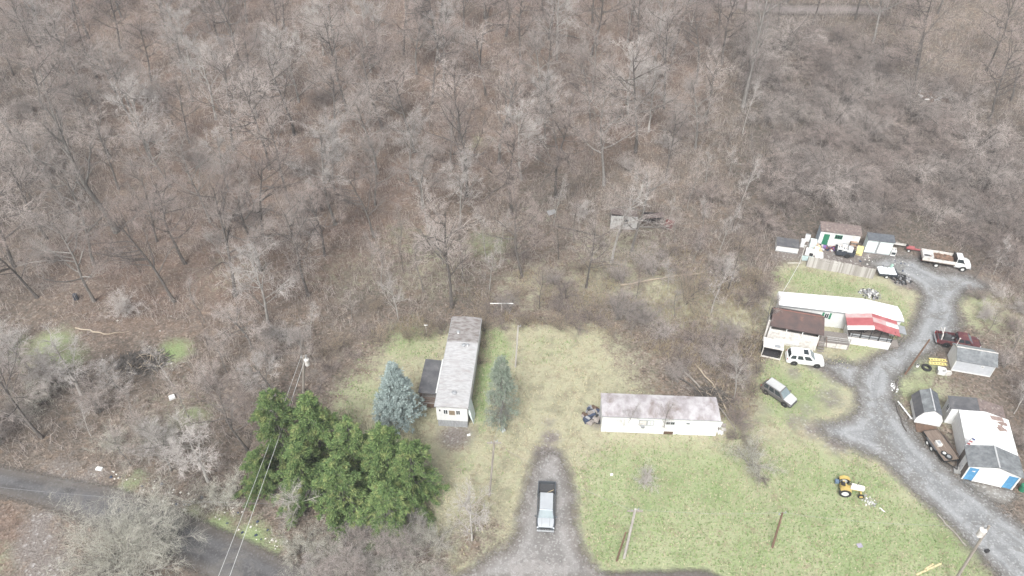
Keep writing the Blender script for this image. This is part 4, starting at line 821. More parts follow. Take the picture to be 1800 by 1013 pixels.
# --- log splitter and boom behind the pale shed
ls = thing('log_splitter', 'red log splitter machine between the small pale shed and the flatbed truck', 'machine', at(1598, 441), R(-15))
MB().box((0, 0, .62), (1.2, .5, .4)).build('engine_cover', M_RED, ls, bevel=.05); MB().box((.7, 0, .45), (1.6, .22, .18)).build('beam', M_RED, ls); MB().box((-.55, .0, .95), (.3, .3, .3)).build('engine', M_TRIM, ls)
for s_ in (-1, 1): wheel(ls, -.2, s_ * .42, .26, .16, M_RIMW)
bo = MB().box((0, 0, 0), (2.4, .18, .12)).box((0, .35, 0), (2.4, .06, .06)).box((-.9, .18, 0), (.06, .4, .06)).box((.5, .18, 0), (.06, .4, .06)).build('ladder', M_WDIRTY)
bo.location = at(1580, 435, .55); bo.rotation_euler = (0, R(3), R(-13)); tag(bo, 'pale ladder lying between the small pale shed and the red log splitter', 'ladder')

# --- maroon truck behind the grey shed
a = gp(1655, 626); mt_ = pickup('junk_truck', 'old maroon pickup truck with a ladder rack half hidden behind the grey shed', Vector((60.3, 70.0, 0)), R(-14), 5.4, 1.95, 1.75, M_MAROON, M_MAROON, 2.3)
MB().tube((-2.3, -.7, 1.9), (-2.3, .8, 1.9), .05, n=6).tube((-2.3, -.8, 1.1), (-2.3, -.7, 1.9), .05, n=6).tube((-2.3, .8, 1.9), (-2.3, .9, 1.1), .05, n=6).tube((-2.35, -.9, 1.2), (-1.9, .8, 2.0), .06, n=6).build('rack', M_WDIRTY, mt_)
p, r_ = set_on(mt_, (-1.4, .0, .75)); o = thing('engine_block', 'rusty engine block in the bed of the maroon junk truck', 'engine', p, r_); MB().box((0, 0, .3), (.9, .6, .6)).tube((-.3, 0, .6), (-.3, 0, .95), .2, .15, 8).build('block', M_CLAD, o); wheel(o, .65, 0, .35, .22)

# --- flatbed utility trailer
dv = Vector((.04, -1, 0)).normalized(); ut = thing('flatbed_trailer', 'long flatbed trailer with a brown plank deck between the barn shed and the garage', 'trailer', (50.45, 52.75, 0), R(-82))
MB().box((0, 0, .66), (4.3, 1.9, .10)).build('deck', M_PLANK, ut)
MB().box((0, -.98, .62), (4.3, .06, .2)).box((0, .98, .62), (4.3, .06, .2)).box((2.18, 0, .62), (.06, 1.9, .2)).box((-2.18, 0, .62), (.06, 1.9, .2)).build('frame', M_TRIM, ut)
MB().tube((2.1, -.8, .55), (3.3, 0, .5), .05, n=6).tube((2.1, .8, .55), (3.3, 0, .5), .05, n=6).build('tongue', M_TRIM, ut)
MB().box((0, .95, .95), (4.2, .05, .06)).build('side_rail', M_WOODB, ut)
for s_ in (-1, 1):
    for x in (-.75, .1): wheel(ut, x, s_ * 1.1, .33, .2, M_RIMW)
    MB().box((-.3, s_ * 1.1, .74), (1.9, .24, .05)).build('fender', M_CLAD, ut)
p, r_ = set_on(ut, (-.1, -.35, .71)); o = thing('generator', 'small pale grey box with a dark top standing on the flatbed trailer', 'generator', p, r_); MB().box((0, 0, .2), (.75, .55, .4)).build('casing', M_WDIRTY, o, bevel=.04); MB().box((0, 0, .43), (.4, .3, .08)).build('top', M_GREYM, o)
def loose_wheel(label, p, rz, flat=True, r=.34, rim=M_RIMW, w=.22):
    o = thing('loose_wheel', label, 'wheel', p, rz); c = (0, 0, w / 2) if flat else (0, 0, r); ax = (0, 0, 1) if flat else (0, 1, 0)
    MB().ring(c, ax, r, r * .58, w, 22).build('tyre', M_BLACK, o, smooth=40)
    if rim is not None: MB().tube(Vector(c) - Vector(ax) * w * .35, Vector(c) + Vector(ax) * w * .35, r * .6, n=18).build('rim', rim, o)
    return o
p, r_ = set_on(ut, (1.25, -.45, .71)); loose_wheel('loose wheel with a white rim lying on the flatbed trailer', p, r_)
p, r_ = set_on(ut, (1.75, -.2, .71)); loose_wheel('bare tyre with a grey rim lying at the front end of the flatbed trailer', p, r_, rim=M_GREYM, r=.4)
# --- tractor
a, b = gp(1480.5, 873), gp(1506, 879); dv = Vector((.96, -.28, 0)).normalized()
tc = thing('tractor', 'old yellow farm tractor with a white hood parked on the green lawn', 'tractor', gp(1480.5, 873) + Vector((.35, .85, 0)), math.atan2(dv.y, dv.x) + R(2))
MB().loft([[(x, y * w_, z) for y, z in ((-1, z0), (-1, z1 - .12), (-.6, z1), (.6, z1), (1, z1 - .12), (1, z0))] for x, w_, z0, z1 in ((.55, .26, .75, 1.35), (1.9, .22, .72, 1.28), (2.0, .20, .75, 1.2))]).build('hood', pm('cream_white_paint', (.74, .72, .64), (.66, .63, .55), 3), tc, smooth=40)
MB().box((.7, 0, .68), (1.9, .3, .42)).box((-.15, 0, .75), (.7, .5, .5)).build('engine', M_YEL, tc, bevel=.04)
MB().tube((0, -.85, .62), (0, .85, .62), .12, n=8).build('rear_axle', M_YEL, tc); MB().box((1.75, 0, .48), (.14, 1.3, .12)).build('front_axle', M_YEL, tc)
for s_ in (-1, 1):
    wheel(tc, 0, s_ * .85, .64, .36, M_RIMW); wheel(tc, 1.78, s_ * .66, .33, .17, M_YEL)
    MB().loft([[(math.cos(t) * .72, s_ * y, .64 + math.sin(t) * .72) for y in (.55, .98)] + [(math.cos(t) * .68, s_ * y, .64 + math.sin(t) * .68) for y in (.98, .55)] for t in [R(40 + k * 15) for k in range(8)]]).build('fender', M_YEL, tc)
MB().box((-.25, 0, 1.1), (.45, .5, .10)).box((-.47, 0, 1.3), (.07, .5, .4)).build('seat', M_BLACK, tc, bevel=.03)
MB().ring((.42, 0, 1.48), (.5, 0, 1), .22, .18, .04, 16).tube((.42, 0, 1.45), (.62, 0, 1.1), .03, n=6).build('steering_wheel', M_TRIM, tc)
MB().tube((1.2, .1, 1.3), (1.2, .1, 1.85), .04, n=8).build('exhaust_pipe', M_TRIM, tc)
MB().box((-.75, .55, .6), (.4, .4, .35)).build('rear_toolbox', pm('slate_blue_paint', (.13, .19, .27), (.1, .15, .21), 3), tc)
# ---------------------------------------------------------------- growing things
def tubes(P, Rr, sides, seal=False):
    """P (T,N,3) polylines, Rr (T,N) radii -> verts, quads"""
    T, Nn, _ = P.shape
    tan = np.gradient(P, axis=1); tan /= np.linalg.norm(tan, axis=2, keepdims=True) + 1e-9
    ref = np.where(np.abs(tan[..., 2:3]) < .9, np.array([0, 0, 1.]), np.array([1., 0, 0]))
    u = np.cross(tan, ref); u /= np.linalg.norm(u, axis=2, keepdims=True) + 1e-9; v = np.cross(tan, u)
    a = 2 * np.pi * np.arange(sides) / sides
    V = P[:, :, None] + Rr[:, :, None, None] * (u[:, :, None] * np.cos(a)[:, None] + v[:, :, None] * np.sin(a)[:, None])
    ii = np.arange(T * Nn * sides).reshape(T, Nn, sides); nx_ = np.roll(ii, -1, 2)
    Fq = np.stack([ii[:, :-1], nx_[:, :-1], nx_[:, 1:], ii[:, 1:]], -1).reshape(-1, 4)
    return V.reshape(-1, 3), Fq
def join(parts):
    vs, fs, o = [], [], 0
    for V, Fq in parts: vs.append(V); fs.append(Fq + o); o += len(V)
    return np.concatenate(vs), np.concatenate(fs)
def unit(a): return a / (np.linalg.norm(a, axis=-1, keepdims=True) + 1e-9)
def grow(rg, P, Rr, k, t0, t1, ang, L0, L1, n, wob, up, r0, rend=.35, taper_len=0.):
    """k children on every parent branch; lengths relative to the parent's"""
    T, Nn, _ = P.shape
    Lp = np.linalg.norm(np.diff(P, axis=1), axis=2).sum(1)
    t = (t0 + (t1 - t0) * (np.arange(k)[None] + rg.random((T, k))) / k) * (Nn - 1)
    i = np.clip(t.astype(int), 0, Nn - 2); f = (t - i)[..., None]
    ar = np.arange(T)[:, None]
    pos = P[ar, i] * (1 - f) + P[ar, i + 1] * f; tan = unit(P[ar, i + 1] - P[ar, i]); rad = Rr[ar, i] * (1 - f[..., 0]) + Rr[ar, i + 1] * f[..., 0]
    az = rg.random((T, k)) * 6.283 + np.arange(k)[None] * 2.4
    ref = np.where(np.abs(tan[..., 2:3]) < .95, np.array([0, 0, 1.]), np.array([1., 0, 0])); u = unit(np.cross(tan, ref)); v = np.cross(tan, u)
    th = ang * (.65 + .7 * rg.random((T, k)))[..., None]
    d = tan * np.cos(th) + (u * np.cos(az)[..., None] + v * np.sin(az)[..., None]) * np.sin(th)
    ln = Lp[:, None] * (L0 + (L1 - L0) * rg.random((T, k))) * (1 - taper_len * (t / (Nn - 1)))
    pos, d, ln, rad = pos.reshape(-1, 3), d.reshape(-1, 3), ln.ravel(), rad.ravel()
    Q = np.empty((T * k, n, 3)); Q[:, 0] = pos; step = (ln / (n - 1))[:, None]
    for j in range(1, n):
        d = unit(d + rg.normal(0, wob, d.shape) + np.array([0, 0, up])); Q[:, j] = Q[:, j - 1] + d * step
    ro = np.minimum(rad * .8, r0 * (.7 + .6 * rg.random(len(rad))))
    return Q, ro[:, None] * np.linspace(1, rend, n)[None]
def stem_line(rg, H, n, wob, r, lean=0.):
    P = np.zeros((1, n, 3)); a = rg.random() * 6.28; d = np.array([math.cos(a) * lean, math.sin(a) * lean, 1.])
    for j in range(1, n):
        d = unit(d + np.r_[rg.normal(0, wob, 2), 0.05]); P[0, j] = P[0, j - 1] + d * H / (n - 1)
    return P, (r * np.linspace(1, .22, n) ** .9 * np.r_[1.35, np.ones(n - 1)])[None]

def bark(name, a, b_, rand=.18, sc=2.):
    return pm(name, a, b_, sc, rough=.95, stretch=(3, 3, .6), rand=rand, spec=.1)
M_BARK_G = bark('grey_bark', (.25, .235, .22), (.13, .118, .108))
M_BARK_D = bark('dark_bark', (.15, .137, .127), (.08, .07, .064))
M_BARK_P = bark('pale_bark', (.40, .385, .36), (.22, .20, .185))
M_TW_G = bark('grey_twigs', (.46, .408, .378), (.335, .292, .27), .25)
M_TW_P = bark('pale_twigs', (.52, .485, .462), (.40, .366, .345), .18)
M_TW_B = bark('brown_twigs', (.38, .318, .29), (.265, .218, .198), .25)
M_TW_O = bark('straw_twigs', (.54, .525, .455), (.41, .395, .34), .15)

def make_bare(name, seed, H, r, crown_from, limb, m_tr, m_tw, ks=(9, 6, 6, 6), ang=(.85, .75, .7, .7), up=(.10, .06, .04, .03), tw=.011, lean=.08, wob=.06, lratio=.42, taper=.55):
    rg = np.random.default_rng(seed); root = empty(name, (0, 0, -60))
    P, Rr = stem_line(rg, H, 9, wob, r, lean)
    A, RA = grow(rg, P, Rr, ks[0], crown_from, .98, ang[0], limb * .75, limb * 1.15, 6, .14, up[0], r * .42, .3, taper)
    B, RB = grow(rg, A, RA, ks[1], .22, .98, ang[1], lratio, lratio + .2, 5, .17, up[1], r * .17, .35, .35)
    top = grow(rg, P[:, 5:], Rr[:, 5:], 6, .3, 1., .5, .35, .6, 5, .15, .08, r * .15)
    B = np.concatenate([B, top[0]]); RB = np.concatenate([RB, top[1]])
    D_, RD = grow(rg, B, RB, ks[2], .15, 1, ang[2], .4, .62, 4, .2, up[2], max(tw * 1.6, r * .07), .5, .3)
    E_, RE = grow(rg, D_, RD, ks[3], .1, 1, ang[3], .55, .95, 4, .22, up[3], tw, .6, .2)
    V, Fq = join([tubes(P, Rr, 7), tubes(A, RA, 5), tubes(B, RB, 4)])
    V[:, 2] = np.where(V[:, 2] < .05, V[:, 2] - .4, V[:, 2])
    np_mesh('trunk', V, Fq, m_tr, root)
    V, Fq = join([tubes(D_, RD, 3), tubes(E_, RE, 3)])
    np_mesh('crown', V, Fq, m_tw, root)
    return root
def make_shrub(name, seed, H, spread, stems, m_tr, m_tw, droop=-.10, tw=.010, ks=(7, 7, 6), r=.05):
    """many canes from one root that rise and arch over"""
    rg = np.random.default_rng(seed); root = empty(name, (0, 0, -60)); n = 8
    P = np.zeros((stems, n, 3)); a = rg.random(stems) * 6.283; ti = rg.random(stems) ** .7 * spread
    P[:, 0, :2] = rg.normal(0, .25, (stems, 2)); P[:, 0, 2] = -.15
    d = unit(np.c_[np.cos(a) * ti, np.sin(a) * ti, np.ones(stems)]); st = (H * (.75 + .5 * rg.random(stems)) * 1.25 / (n - 1))[:, None]
    for j in range(1, n):
        d = unit(d + rg.normal(0, .13, d.shape) + np.array([0, 0, droop * (j / n) * 2])); P[:, j] = P[:, j - 1] + d * st
    Rr = (r * (.5 + .7 * rg.random(stems)))[:, None] * np.linspace(1, .3, n)
    A, RA = grow(rg, P, Rr, ks[0], .2, .98, .8, .28, .5, 5, .2, droop * .6, r * .4, .4, .4)
    B, RB = grow(rg, A, RA, ks[1], .1, 1, .8, .35, .65, 4, .22, droop * .4, tw * 1.3, .6, .3)
    E_, RE = grow(rg, B, RB, ks[2], .1, 1, .8, .45, .8, 3, .2, droop * .3, tw, .6)
    for arr in (A, B, E_): np.maximum(arr[..., 2], .03, out=arr[..., 2])
    V, Fq = join([tubes(P, Rr, 5), tubes(A, RA, 3)])
    np_mesh('stems', V, Fq, m_tr, root)
    V, Fq = join([tubes(B, RB, 3), tubes(E_, RE, 3)])
    np_mesh('crown', V, Fq, m_tw, root)
    return root
def place(proto, used, x, y, rz, s, label, cat, group=None, z=None):
    """first use moves the model itself, later uses copy it part by part"""
    o = proto if proto.name not in used else copy_tree(proto)
    used.add(proto.name)
    o.location = (x, y, gz(x, y) if z is None else z); o.rotation_euler = (0, 0, rz)
    o.scale = s if isinstance(s, tuple) else (s, s, s)
    if 'group' in o: del o['group']
    return tag(o, label, cat, group)
USED = set()
TALL = [make_bare('bare_tree', 10 + i, 19, .28, .30, [.60, .68, .56, .72, .62][i], [M_BARK_D, M_BARK_D, M_BARK_G, M_BARK_D, M_BARK_D][i], [M_TW_G, M_TW_B, M_TW_G, M_TW_G, M_TW_B][i], ks=(13, 7, 6, 4), ang=(1.0, .8, .75, .7), up=(.07, .04, .03, .02), tw=.024) for i in range(5)]
BROAD = [make_bare('bare_tree', 30 + i, 13, .21, .22, .55, [M_BARK_G, M_BARK_G, M_BARK_P][i], [M_TW_G, M_TW_P, M_TW_P][i], ks=(13, 7, 7, 5), ang=(1.05, .8, .75, .7), tw=.024) for i in range(3)]
THIN = [make_bare('bare_sapling', 50 + i, 10, .085, .2, .36, [M_BARK_G, M_BARK_P, M_BARK_D][i], [M_TW_G, M_TW_P, M_TW_B][i], ks=(12, 6, 6, 4), tw=.020, lean=.12, wob=.09) for i in range(3)]
SHRUB = [make_shrub('bare_shrub', 70 + i, [3.2, 3.8, 2.8, 3.4][i], [1.1, .8, 1.3, 1.0][i], 15, [M_BARK_G, M_BARK_G, M_BARK_D, M_TW_G][i], [M_TW_G, M_TW_B, M_TW_B, M_TW_P][i], tw=.019, ks=(8, 7, 5)) for i in range(4)]
SCRUB = [make_shrub('thicket_bush', 80 + i, [4.0, 5.0, 3.4][i], [1.0, .75, 1.2][i], 16, M_BARK_G, [M_TW_O, M_TW_G, M_TW_P][i], droop=-.09, tw=.020, ks=(8, 7, 5), r=.05) for i in range(3)]
BRAMB = [make_shrub('bramble', 85 + i, [2.6, 3.0][i], [1.2, .9][i], 16, M_BARK_D, [M_TW_B, bark('tan_twigs', (.42, .345, .265), (.30, .24, .185), .2)][i], droop=-.14, tw=.018, ks=(7, 6, 5), r=.035) for i in range(2)]
MOUND = [make_shrub('vine_mound', 90 + i, [3.6, 4.6, 3.2][i], [1.2, .9, 1.5][i], 20, M_BARK_D, [M_TW_B, M_TW_G, M_TW_B][i], droop=-.26, tw=.021, ks=(8, 7, 5), r=.04) for i in range(3)]

# --- clear ground where nothing wild grows, as places on the land
def W(pts): return wpoly(pts)
CLEAR = [W([(25, 590), (225, 572), (325, 592), (335, 655), (245, 672), (120, 655), (25, 648)]), W(LAWN), W(ROAD), W(GRAVEL), W(DRIVE), W([(1360, 460), (1370, 400), (1450, 385), (1580, 405), (1640, 440), (1740, 465), (1760, 510), (1700, 560), (1750, 600), (1760, 660), (1680, 680), (1830, 730), (1830, 900), (1700, 860), (1560, 640), (1600, 480)])]
CLEAR_G = np.max([sdf(q, GX[26:-40, 30:-30], GY[26:-40, 30:-30]) for q in CLEAR], 0)
def clear_d(x, y):
    i, j = np.clip(((np.asarray(y) - 18) * 2).astype(int), 0, CLEAR_G.shape[0] - 1), np.clip(((np.asarray(x) + 130) * 2).astype(int), 0, CLEAR_G.shape[1] - 1)
    return CLEAR_G[i, j]
def proj(x, y, z):
    dx, dy, dz = x, y, z - CAM_H; fz = dy * cP - dz * sP; up_ = dy * sP + dz * cP
    return 900 + F_PX * dx / fz, 506.5 - F_PX * up_ / fz
# --- trees one can tell apart
def lone(proto, base, H, label, rz=0., cat='tree', wide=1., h0=19.):
    g = gp(*base); s = H / h0
    return place(proto, USED, g.x, g.y, rz, (s * wide, s * wide, s), label, cat)
GIANT = make_bare('bare_tree', 5, 27, .36, .26, .26, M_BARK_G, M_TW_G, ks=(16, 6, 6, 5), ang=(.6, .7, .7, .7), lean=.06, tw=.014, wob=.035)
lone(GIANT, (1306, 188), 27, 'tallest straight grey trunk at the edge of the dark vine thicket near the hilltop track', h0=27)
OLD = make_bare('bare_tree', 8, 24, .5, .34, .42, M_BARK_G, M_TW_G, ks=(9, 6, 6, 5), ang=(.6, .75, .7, .7), lean=.03, tw=.014, wob=.05)
lone(OLD, (205, 408), 22, 'massive old grey tree leaning over the shaded hollow at the left side of the woods', h0=24)
FUZZ = make_bare('bare_tree', 3, 17, .26, .42, .48, M_BARK_G, M_TW_P, ks=(13, 8, 7, 6), ang=(.9, .7, .7, .7), lean=.05, tw=.013)
lone(FUZZ, (590, 395), 17.5, 'forked tree with the palest whitish rounded crown in the red leaf-strewn woods', h0=17, rz=1)
DEAD = make_bare('bare_tree', 4, 16, .24, .3, .42, M_BARK_P, M_TW_P, ks=(8, 4, 4, 3), ang=(.8, .8, .8, .7), tw=.014, wob=.1)
lone(DEAD, (1075, 462), 15, 'pale whitish bare tree standing directly in front of the collapsed shack', h0=16)
SPARSE = make_bare('bare_tree', 6, 19, .32, .3, .45, M_BARK_G, M_TW_G, ks=(8, 6, 5, 4), ang=(.85, .8, .75, .7), tw=.014, wob=.08)
lone(SPARSE, (877, 288), 17, 'crooked tree with long bare pale limbs beside a small tan clearing mid slope', h0=19)
named = [
 (TALL[1], (413, 521), 17, 'dark leaning tree trunk rising from rusty leaf litter above the grassy gap'),
 (TALL[3], (1117, 268), 19, 'dark tree forking low beside a mass of tangled pale vines in mid woods'),
 (TALL[0], (794, 541), 16, 'straight lichen-grey tree just behind the back end of the narrow trailer'),
 (TALL[2], (1110, 442), 15, 'grey trunk between the collapsed shack and the tangled yellow grass'),
 (TALL[4], (918, 488), 13, 'slim grey tree beside the yellow mossy saplings behind the lawn'),
 (TALL[0], (1030, 506), 11, 'short grey trunk standing alone in brambles behind the mown lawn'),
 (TALL[2], (240, 232), 16, 'white patched sycamore trunk near the old leaning tree'),
 (TALL[1], (775, 110), 18, 'dark double trunk on the red slope near the top of the woods'),
 (TALL[3], (25, 470), 17, 'mossy pale trunk at the far left edge of the woods'),
 (TALL[4], (435, 792), 11, 'dark slim trunk just left of the green conifer clump'),
 (TALL[3], (75, 770), 13, 'dark trunk in the thicket above the asphalt road bend'),
]
for i, (p, b, h, l) in enumerate(named): lone(p, b, h, l, rz=i * 1.3)
yard = [
 (THIN[1], (1099, 759), 5.5, 'thin young tree growing against the white trailer wall left of its paired windows'),
 (THIN[0], (1164, 762), 6.0, 'thin young tree growing against the white trailer wall beside its missing door step'),
 (THIN[1], (1290, 700), 8.5, 'slender pale sapling behind the fallen poles east of the white trailer'),
 (THIN[0], (1345, 590), 8.0, 'scraggly sapling leaning at the corner of the brown roofed porch'),
]
for i, (p, b, h, l) in enumerate(yard): lone(p, b, h, l, rz=i * 2.1, h0=10)
BIGROUND = make_shrub('bare_tree', 35, 7.2, 1.25, 46, M_BARK_G, M_TW_O, droop=-.05, tw=.017, ks=(9, 7, 5), r=.07)
g = gp(226, 998); place(BIGROUND, USED, g.x, g.y, 0, .9, 'broad round pale tree overhanging the asphalt road bend', 'tree')
BR2 = make_bare('bare_tree', 36, 7, .12, .15, .6, M_BARK_P, M_TW_P, ks=(13, 7, 6, 4), ang=(1., .75, .7, .7), tw=.011, wob=.12)
g = gp(830, 950); place(BR2, USED, g.x, g.y, 0, 1, 'white branched leafless tree in front of the green conifer clump', 'tree')
BR3 = make_bare('bare_tree', 37, 7.5, .10, .15, .5, M_TW_O, M_TW_P, ks=(13, 6, 6, 4), ang=(.9, .75, .7, .7), tw=.010, wob=.1)
g = gp(535, 905); place(BR3, USED, g.x, g.y, 0, 1, 'pale viny leafless tree at the left foot of the green conifer clump', 'tree')

# --- the rest of the woods
rg = np.random.default_rng(7); taken = []
def scatter(protos, region, want, gap, label, cat, group, smin, smax, margin, wide=1., tries=60):
    q = wpoly(region); xs_, ys_ = [p[0] for p in q], [p[1] for p in q]; n = 0
    for _ in range(want * tries):
        if n >= want: break
        x, y = rg.uniform(min(xs_), max(xs_)), rg.uniform(min(ys_), max(ys_))
        if float(sdf(q, np.array([x]), np.array([y]))[0]) < 0: continue
        if clear_d(x, y) > -margin: continue
        if any((x - a) ** 2 + (y - b_) ** 2 < (gap + c_) ** 2 / 4 for a, b_, c_ in taken): continue
        taken.append((x, y, gap)); n += 1
        s = rg.uniform(smin, smax); wd = wide * rg.uniform(.85, 1.15)
        place(protos[int(rg.integers(len(protos)))], USED, x, y, rg.uniform(0, 6.28), (s * wd, s * wd, s), label, cat, group)
    return n
for o in C.objects:
    if o.parent is None and o.type == 'EMPTY' and 'category' in o: taken.append((o.location.x, o.location.y, 6.))
cnt = []
cnt.append(scatter(TALL, [(-60, -60), (1280, -60), (1270, 140), (1230, 300), (1000, 360), (660, 420), (520, 540), (420, 590), (-60, 590)], 120, 8.5, 'one of the tall bare grey trees alike in the leaf-strewn woods behind the trailers', 'tree', 'tall trees of the leaf-strewn woods', .62, .95, 4.0))
cnt.append(scatter(TALL, [(1290, -70), (1860, -70), (1860, 330), (1640, 260), (1560, 80), (1300, 60)], 26, 8., 'tall bare tree above the vine thicket near the hilltop track', 'tree', 'trees above the vine thicket', .6, .95, 4))
cnt.append(scatter(BROAD, [(-60, -40), (1280, -40), (1270, 140), (1230, 310), (1050, 370), (660, 440), (520, 560), (420, 580), (-60, 590)], 110, 5.8, 'mid-height pale-crowned bare tree in the leaf-strewn woods', 'tree', 'pale-crowned trees of the woods', .7, 1.2, 4.2))
cnt.append(scatter(BROAD + THIN, [(-80, 640), (420, 600), (560, 580), (540, 700), (430, 780), (400, 880), (300, 870), (160, 800), (-80, 780)], 60, 4.4, 'low tangled bare tree in the thicket above the asphalt road', 'tree', 'thicket trees above the road', .42, .7, 1.6, 1.2))
cnt.append(scatter(THIN, [(-60, -60), (1290, -60), (1340, 480), (1330, 560), (1180, 560), (900, 560), (420, 590), (-60, 590)], 120, 4.5, 'thin bare sapling in the understorey of the woods', 'sapling', 'understorey saplings', .5, 1.0, 1.8))
cnt.append(scatter(MOUND, [(1290, 60), (1560, 60), (1860, 330), (1860, 470), (1730, 470), (1640, 440), (1380, 420), (1320, 470), (1240, 400), (1280, 200)], 130, 4.3, 'brown vine-smothered mound in the thicket above the sheds', 'shrub', 'vine mounds above the sheds', .8, 1.5, 2.6, 1.2))
cnt.append(scatter(BRAMB + SHRUB[:1], [(1160, 420), (1380, 400), (1345, 520), (1335, 620), (1290, 690), (1190, 650), (1150, 570), (900, 560), (860, 500)], 60, 2.8, 'bare bramble shrub in the overgrown strip between the lawn and the sheds', 'shrub', 'brambles behind the lawn', .6, 1.2, .6))
cnt.append(scatter(SHRUB, [(-60, 20), (1280, 20), (1180, 420), (860, 560), (420, 590), (-60, 590)], 130, 4.0, 'leafless shrub scattered under the trees of the leaf-strewn woods', 'shrub', 'woodland shrubs', .6, 1.3, 1.4))
cnt.append(scatter(SCRUB, [(-80, 620), (420, 590), (570, 590), (540, 690), (430, 800), (420, 890), (300, 880), (160, 810), (-80, 790)], 120, 2.8, 'leafless bush of the grey thicket above the asphalt road', 'shrub', 'thicket shrubs above the road', .6, 1.1, 1.9))
cnt.append(scatter(SHRUB + THIN, [(1700, 480), (1860, 470), (1860, 900), (1810, 860), (1770, 700), (1730, 600), (1720, 540)], 40, 2.8, 'grey brush on the bank behind the grey shed and the garage', 'shrub', 'brush on the bank behind the garage', .4, .75, -9))
cnt.append(scatter(SCRUB, [(500, 940), (640, 905), (770, 935), (800, 990), (780, 1040), (560, 1060), (520, 1000)], 22, 1.9, 'pale scrub bush at the road edge below the conifers', 'shrub', 'scrub below the conifers', .5, .8, -5))
cnt.append(scatter(BRAMB, [(540, 640), (640, 560), (800, 545), (1000, 545), (1100, 550), (1100, 590), (960, 578), (780, 588), (640, 610), (560, 700)], 46, 2.2, 'low brown bramble along the back edge of the lawns', 'shrub', 'brambles at the wood edge', .45, .8, -2.5))
cnt.append(scatter(BRAMB, [(640, 470), (1000, 390), (1240, 420), (1200, 540), (900, 545), (640, 545)], 60, 3.0, 'tan bramble in the low brush between the woods and the lawn', 'shrub', 'low tan brush above the lawn', .5, .95, 1.0))
print('PLANTED', cnt)
SINGLE = [(MOUND[0], (1458, 388), .8, 'brown tangle of vines drooping over the roof of the green-door shed'), (MOUND[1], (1500, 390), .7, 'grey tangle of vines behind the right end of the green-door shed'), (MOUND[2], (1545, 398), .8, 'low vine tangle behind the small pale white shed'),
          (SCRUB[0], (1318, 818), .75, 'tall straw-grey bush on the lawn edge east of the white trailer'), (SHRUB[3], (1133, 852), .5, 'small leafless shrub alone on the lawn south of the white trailer'),
          (SHRUB[1], (1296, 745), .6, 'scrubby bush touching the right end of the white trailer'), (SHRUB[0], (1190, 672), .7, 'dead brush behind the white trailer roof')]
for k_, (px_, py_) in enumerate([(1286, 712), (1302, 735), (1296, 772), (1322, 792), (1334, 840), (1318, 690), (1330, 655)]):
    g = gp(px_, py_); place(BRAMB[k_ % 2], USED, g.x, g.y, k_ * 1.1, .45 + .07 * (k_ % 3), 'dry scrub clump in the weedy strip just east of the side-on white trailer', 'shrub', 'weedy strip east of the trailer')
for k_, (px_, py_) in enumerate([(850, 612), (846, 640)]):
    g = gp(px_, py_); place(BRAMB[1], USED, g.x, g.y, k_, .5, 'brown weeds growing against the right side of the narrow trailer', 'shrub', 'weeds beside the narrow trailer')
for p, b, s, l in SINGLE:
    g = gp(*b); place(p, USED, g.x, g.y, 1., s, l, 'shrub')
# models whose first use never came are dropped
for p in TALL + BROAD + THIN + SHRUB + MOUND + SCRUB + BRAMB:
    if p.name not in USED:
        for ch in list(p.children): bpy.data.objects.remove(ch)
        bpy.data.objects.remove(p)

# --- undergrowth nobody could count: canes, dead weeds and brambles
def cover(name, n, region, hmin, hmax, r, mt, clump, seed, margin=.3, flare=.5):
    g_ = np.random.default_rng(seed); q = wpoly(region); bx = np.array(q)
    x = g_.uniform(bx[:, 0].min(), bx[:, 0].max(), n * 4); y = g_.uniform(bx[:, 1].min(), bx[:, 1].max(), n * 4)
    cl = np.sin(x * .31 + 2 * np.sin(y * .17)) * np.sin(y * .37 + 1.5 * np.sin(x * .21)) + .6 * np.sin(x * .9 + y * .7) * np.sin(y * 1.1 - x * .5)
    k = (sdf(q, x, y) > 0) & (cl + g_.normal(0, .5, len(x)) > clump)
    k &= clear_d(x, y) < -margin + g_.normal(0, .4, len(x))
    x, y = x[k][:n], y[k][:n]; n = len(x)
    h = g_.uniform(hmin, hmax, n); az = g_.uniform(0, 6.28, n); ln = np.abs(g_.normal(0, flare, n)) * h
    P = np.zeros((n, 3, 3)); z = terr(x, y); b0 = g_.uniform(-.3, .3, (n, 2))
    P[:, 0] = np.c_[x, y, z - .04]; P[:, 1] = np.c_[x + np.cos(az) * ln * .35 + b0[:, 0], y + np.sin(az) * ln * .35 + b0[:, 1], z + h * .75]; P[:, 2] = np.c_[x + np.cos(az) * ln, y + np.sin(az) * ln, z + h * .95]
    V, Fq = tubes(P, (r * g_.uniform(.6, 1.3, n))[:, None] * np.array([1, .9, .4])[None], 3)
    return tag(np_mesh(name, V, Fq, mt), kind='stuff')
WOODS = [(-80, -80), (1880, -80), (1880, 900), (1760, 640), (1720, 480), (1380, 400), (1320, 700), (1180, 640), (1080, 575), (640, 590), (540, 720), (420, 900), (300, 900), (-80, 800)]
cover('undergrowth', 36000, WOODS, .35, 1.7, .020, M_TW_G, .15, 1)
cover('brambles', 30000, WOODS, .3, 1.4, .020, M_TW_B, .2, 2, flare=1.)
M_WEED = pm('dead_weed', (.42, .35, .22), (.28, .22, .14), 3, rough=1)
cover('dead_weeds', 15000, [(900, 480), (1180, 430), (1340, 480), (1340, 640), (1330, 850), (1290, 760), (1200, 640), (1000, 575), (640, 590)], .2, .8, .016, M_WEED, .1, 3, margin=-2.2)

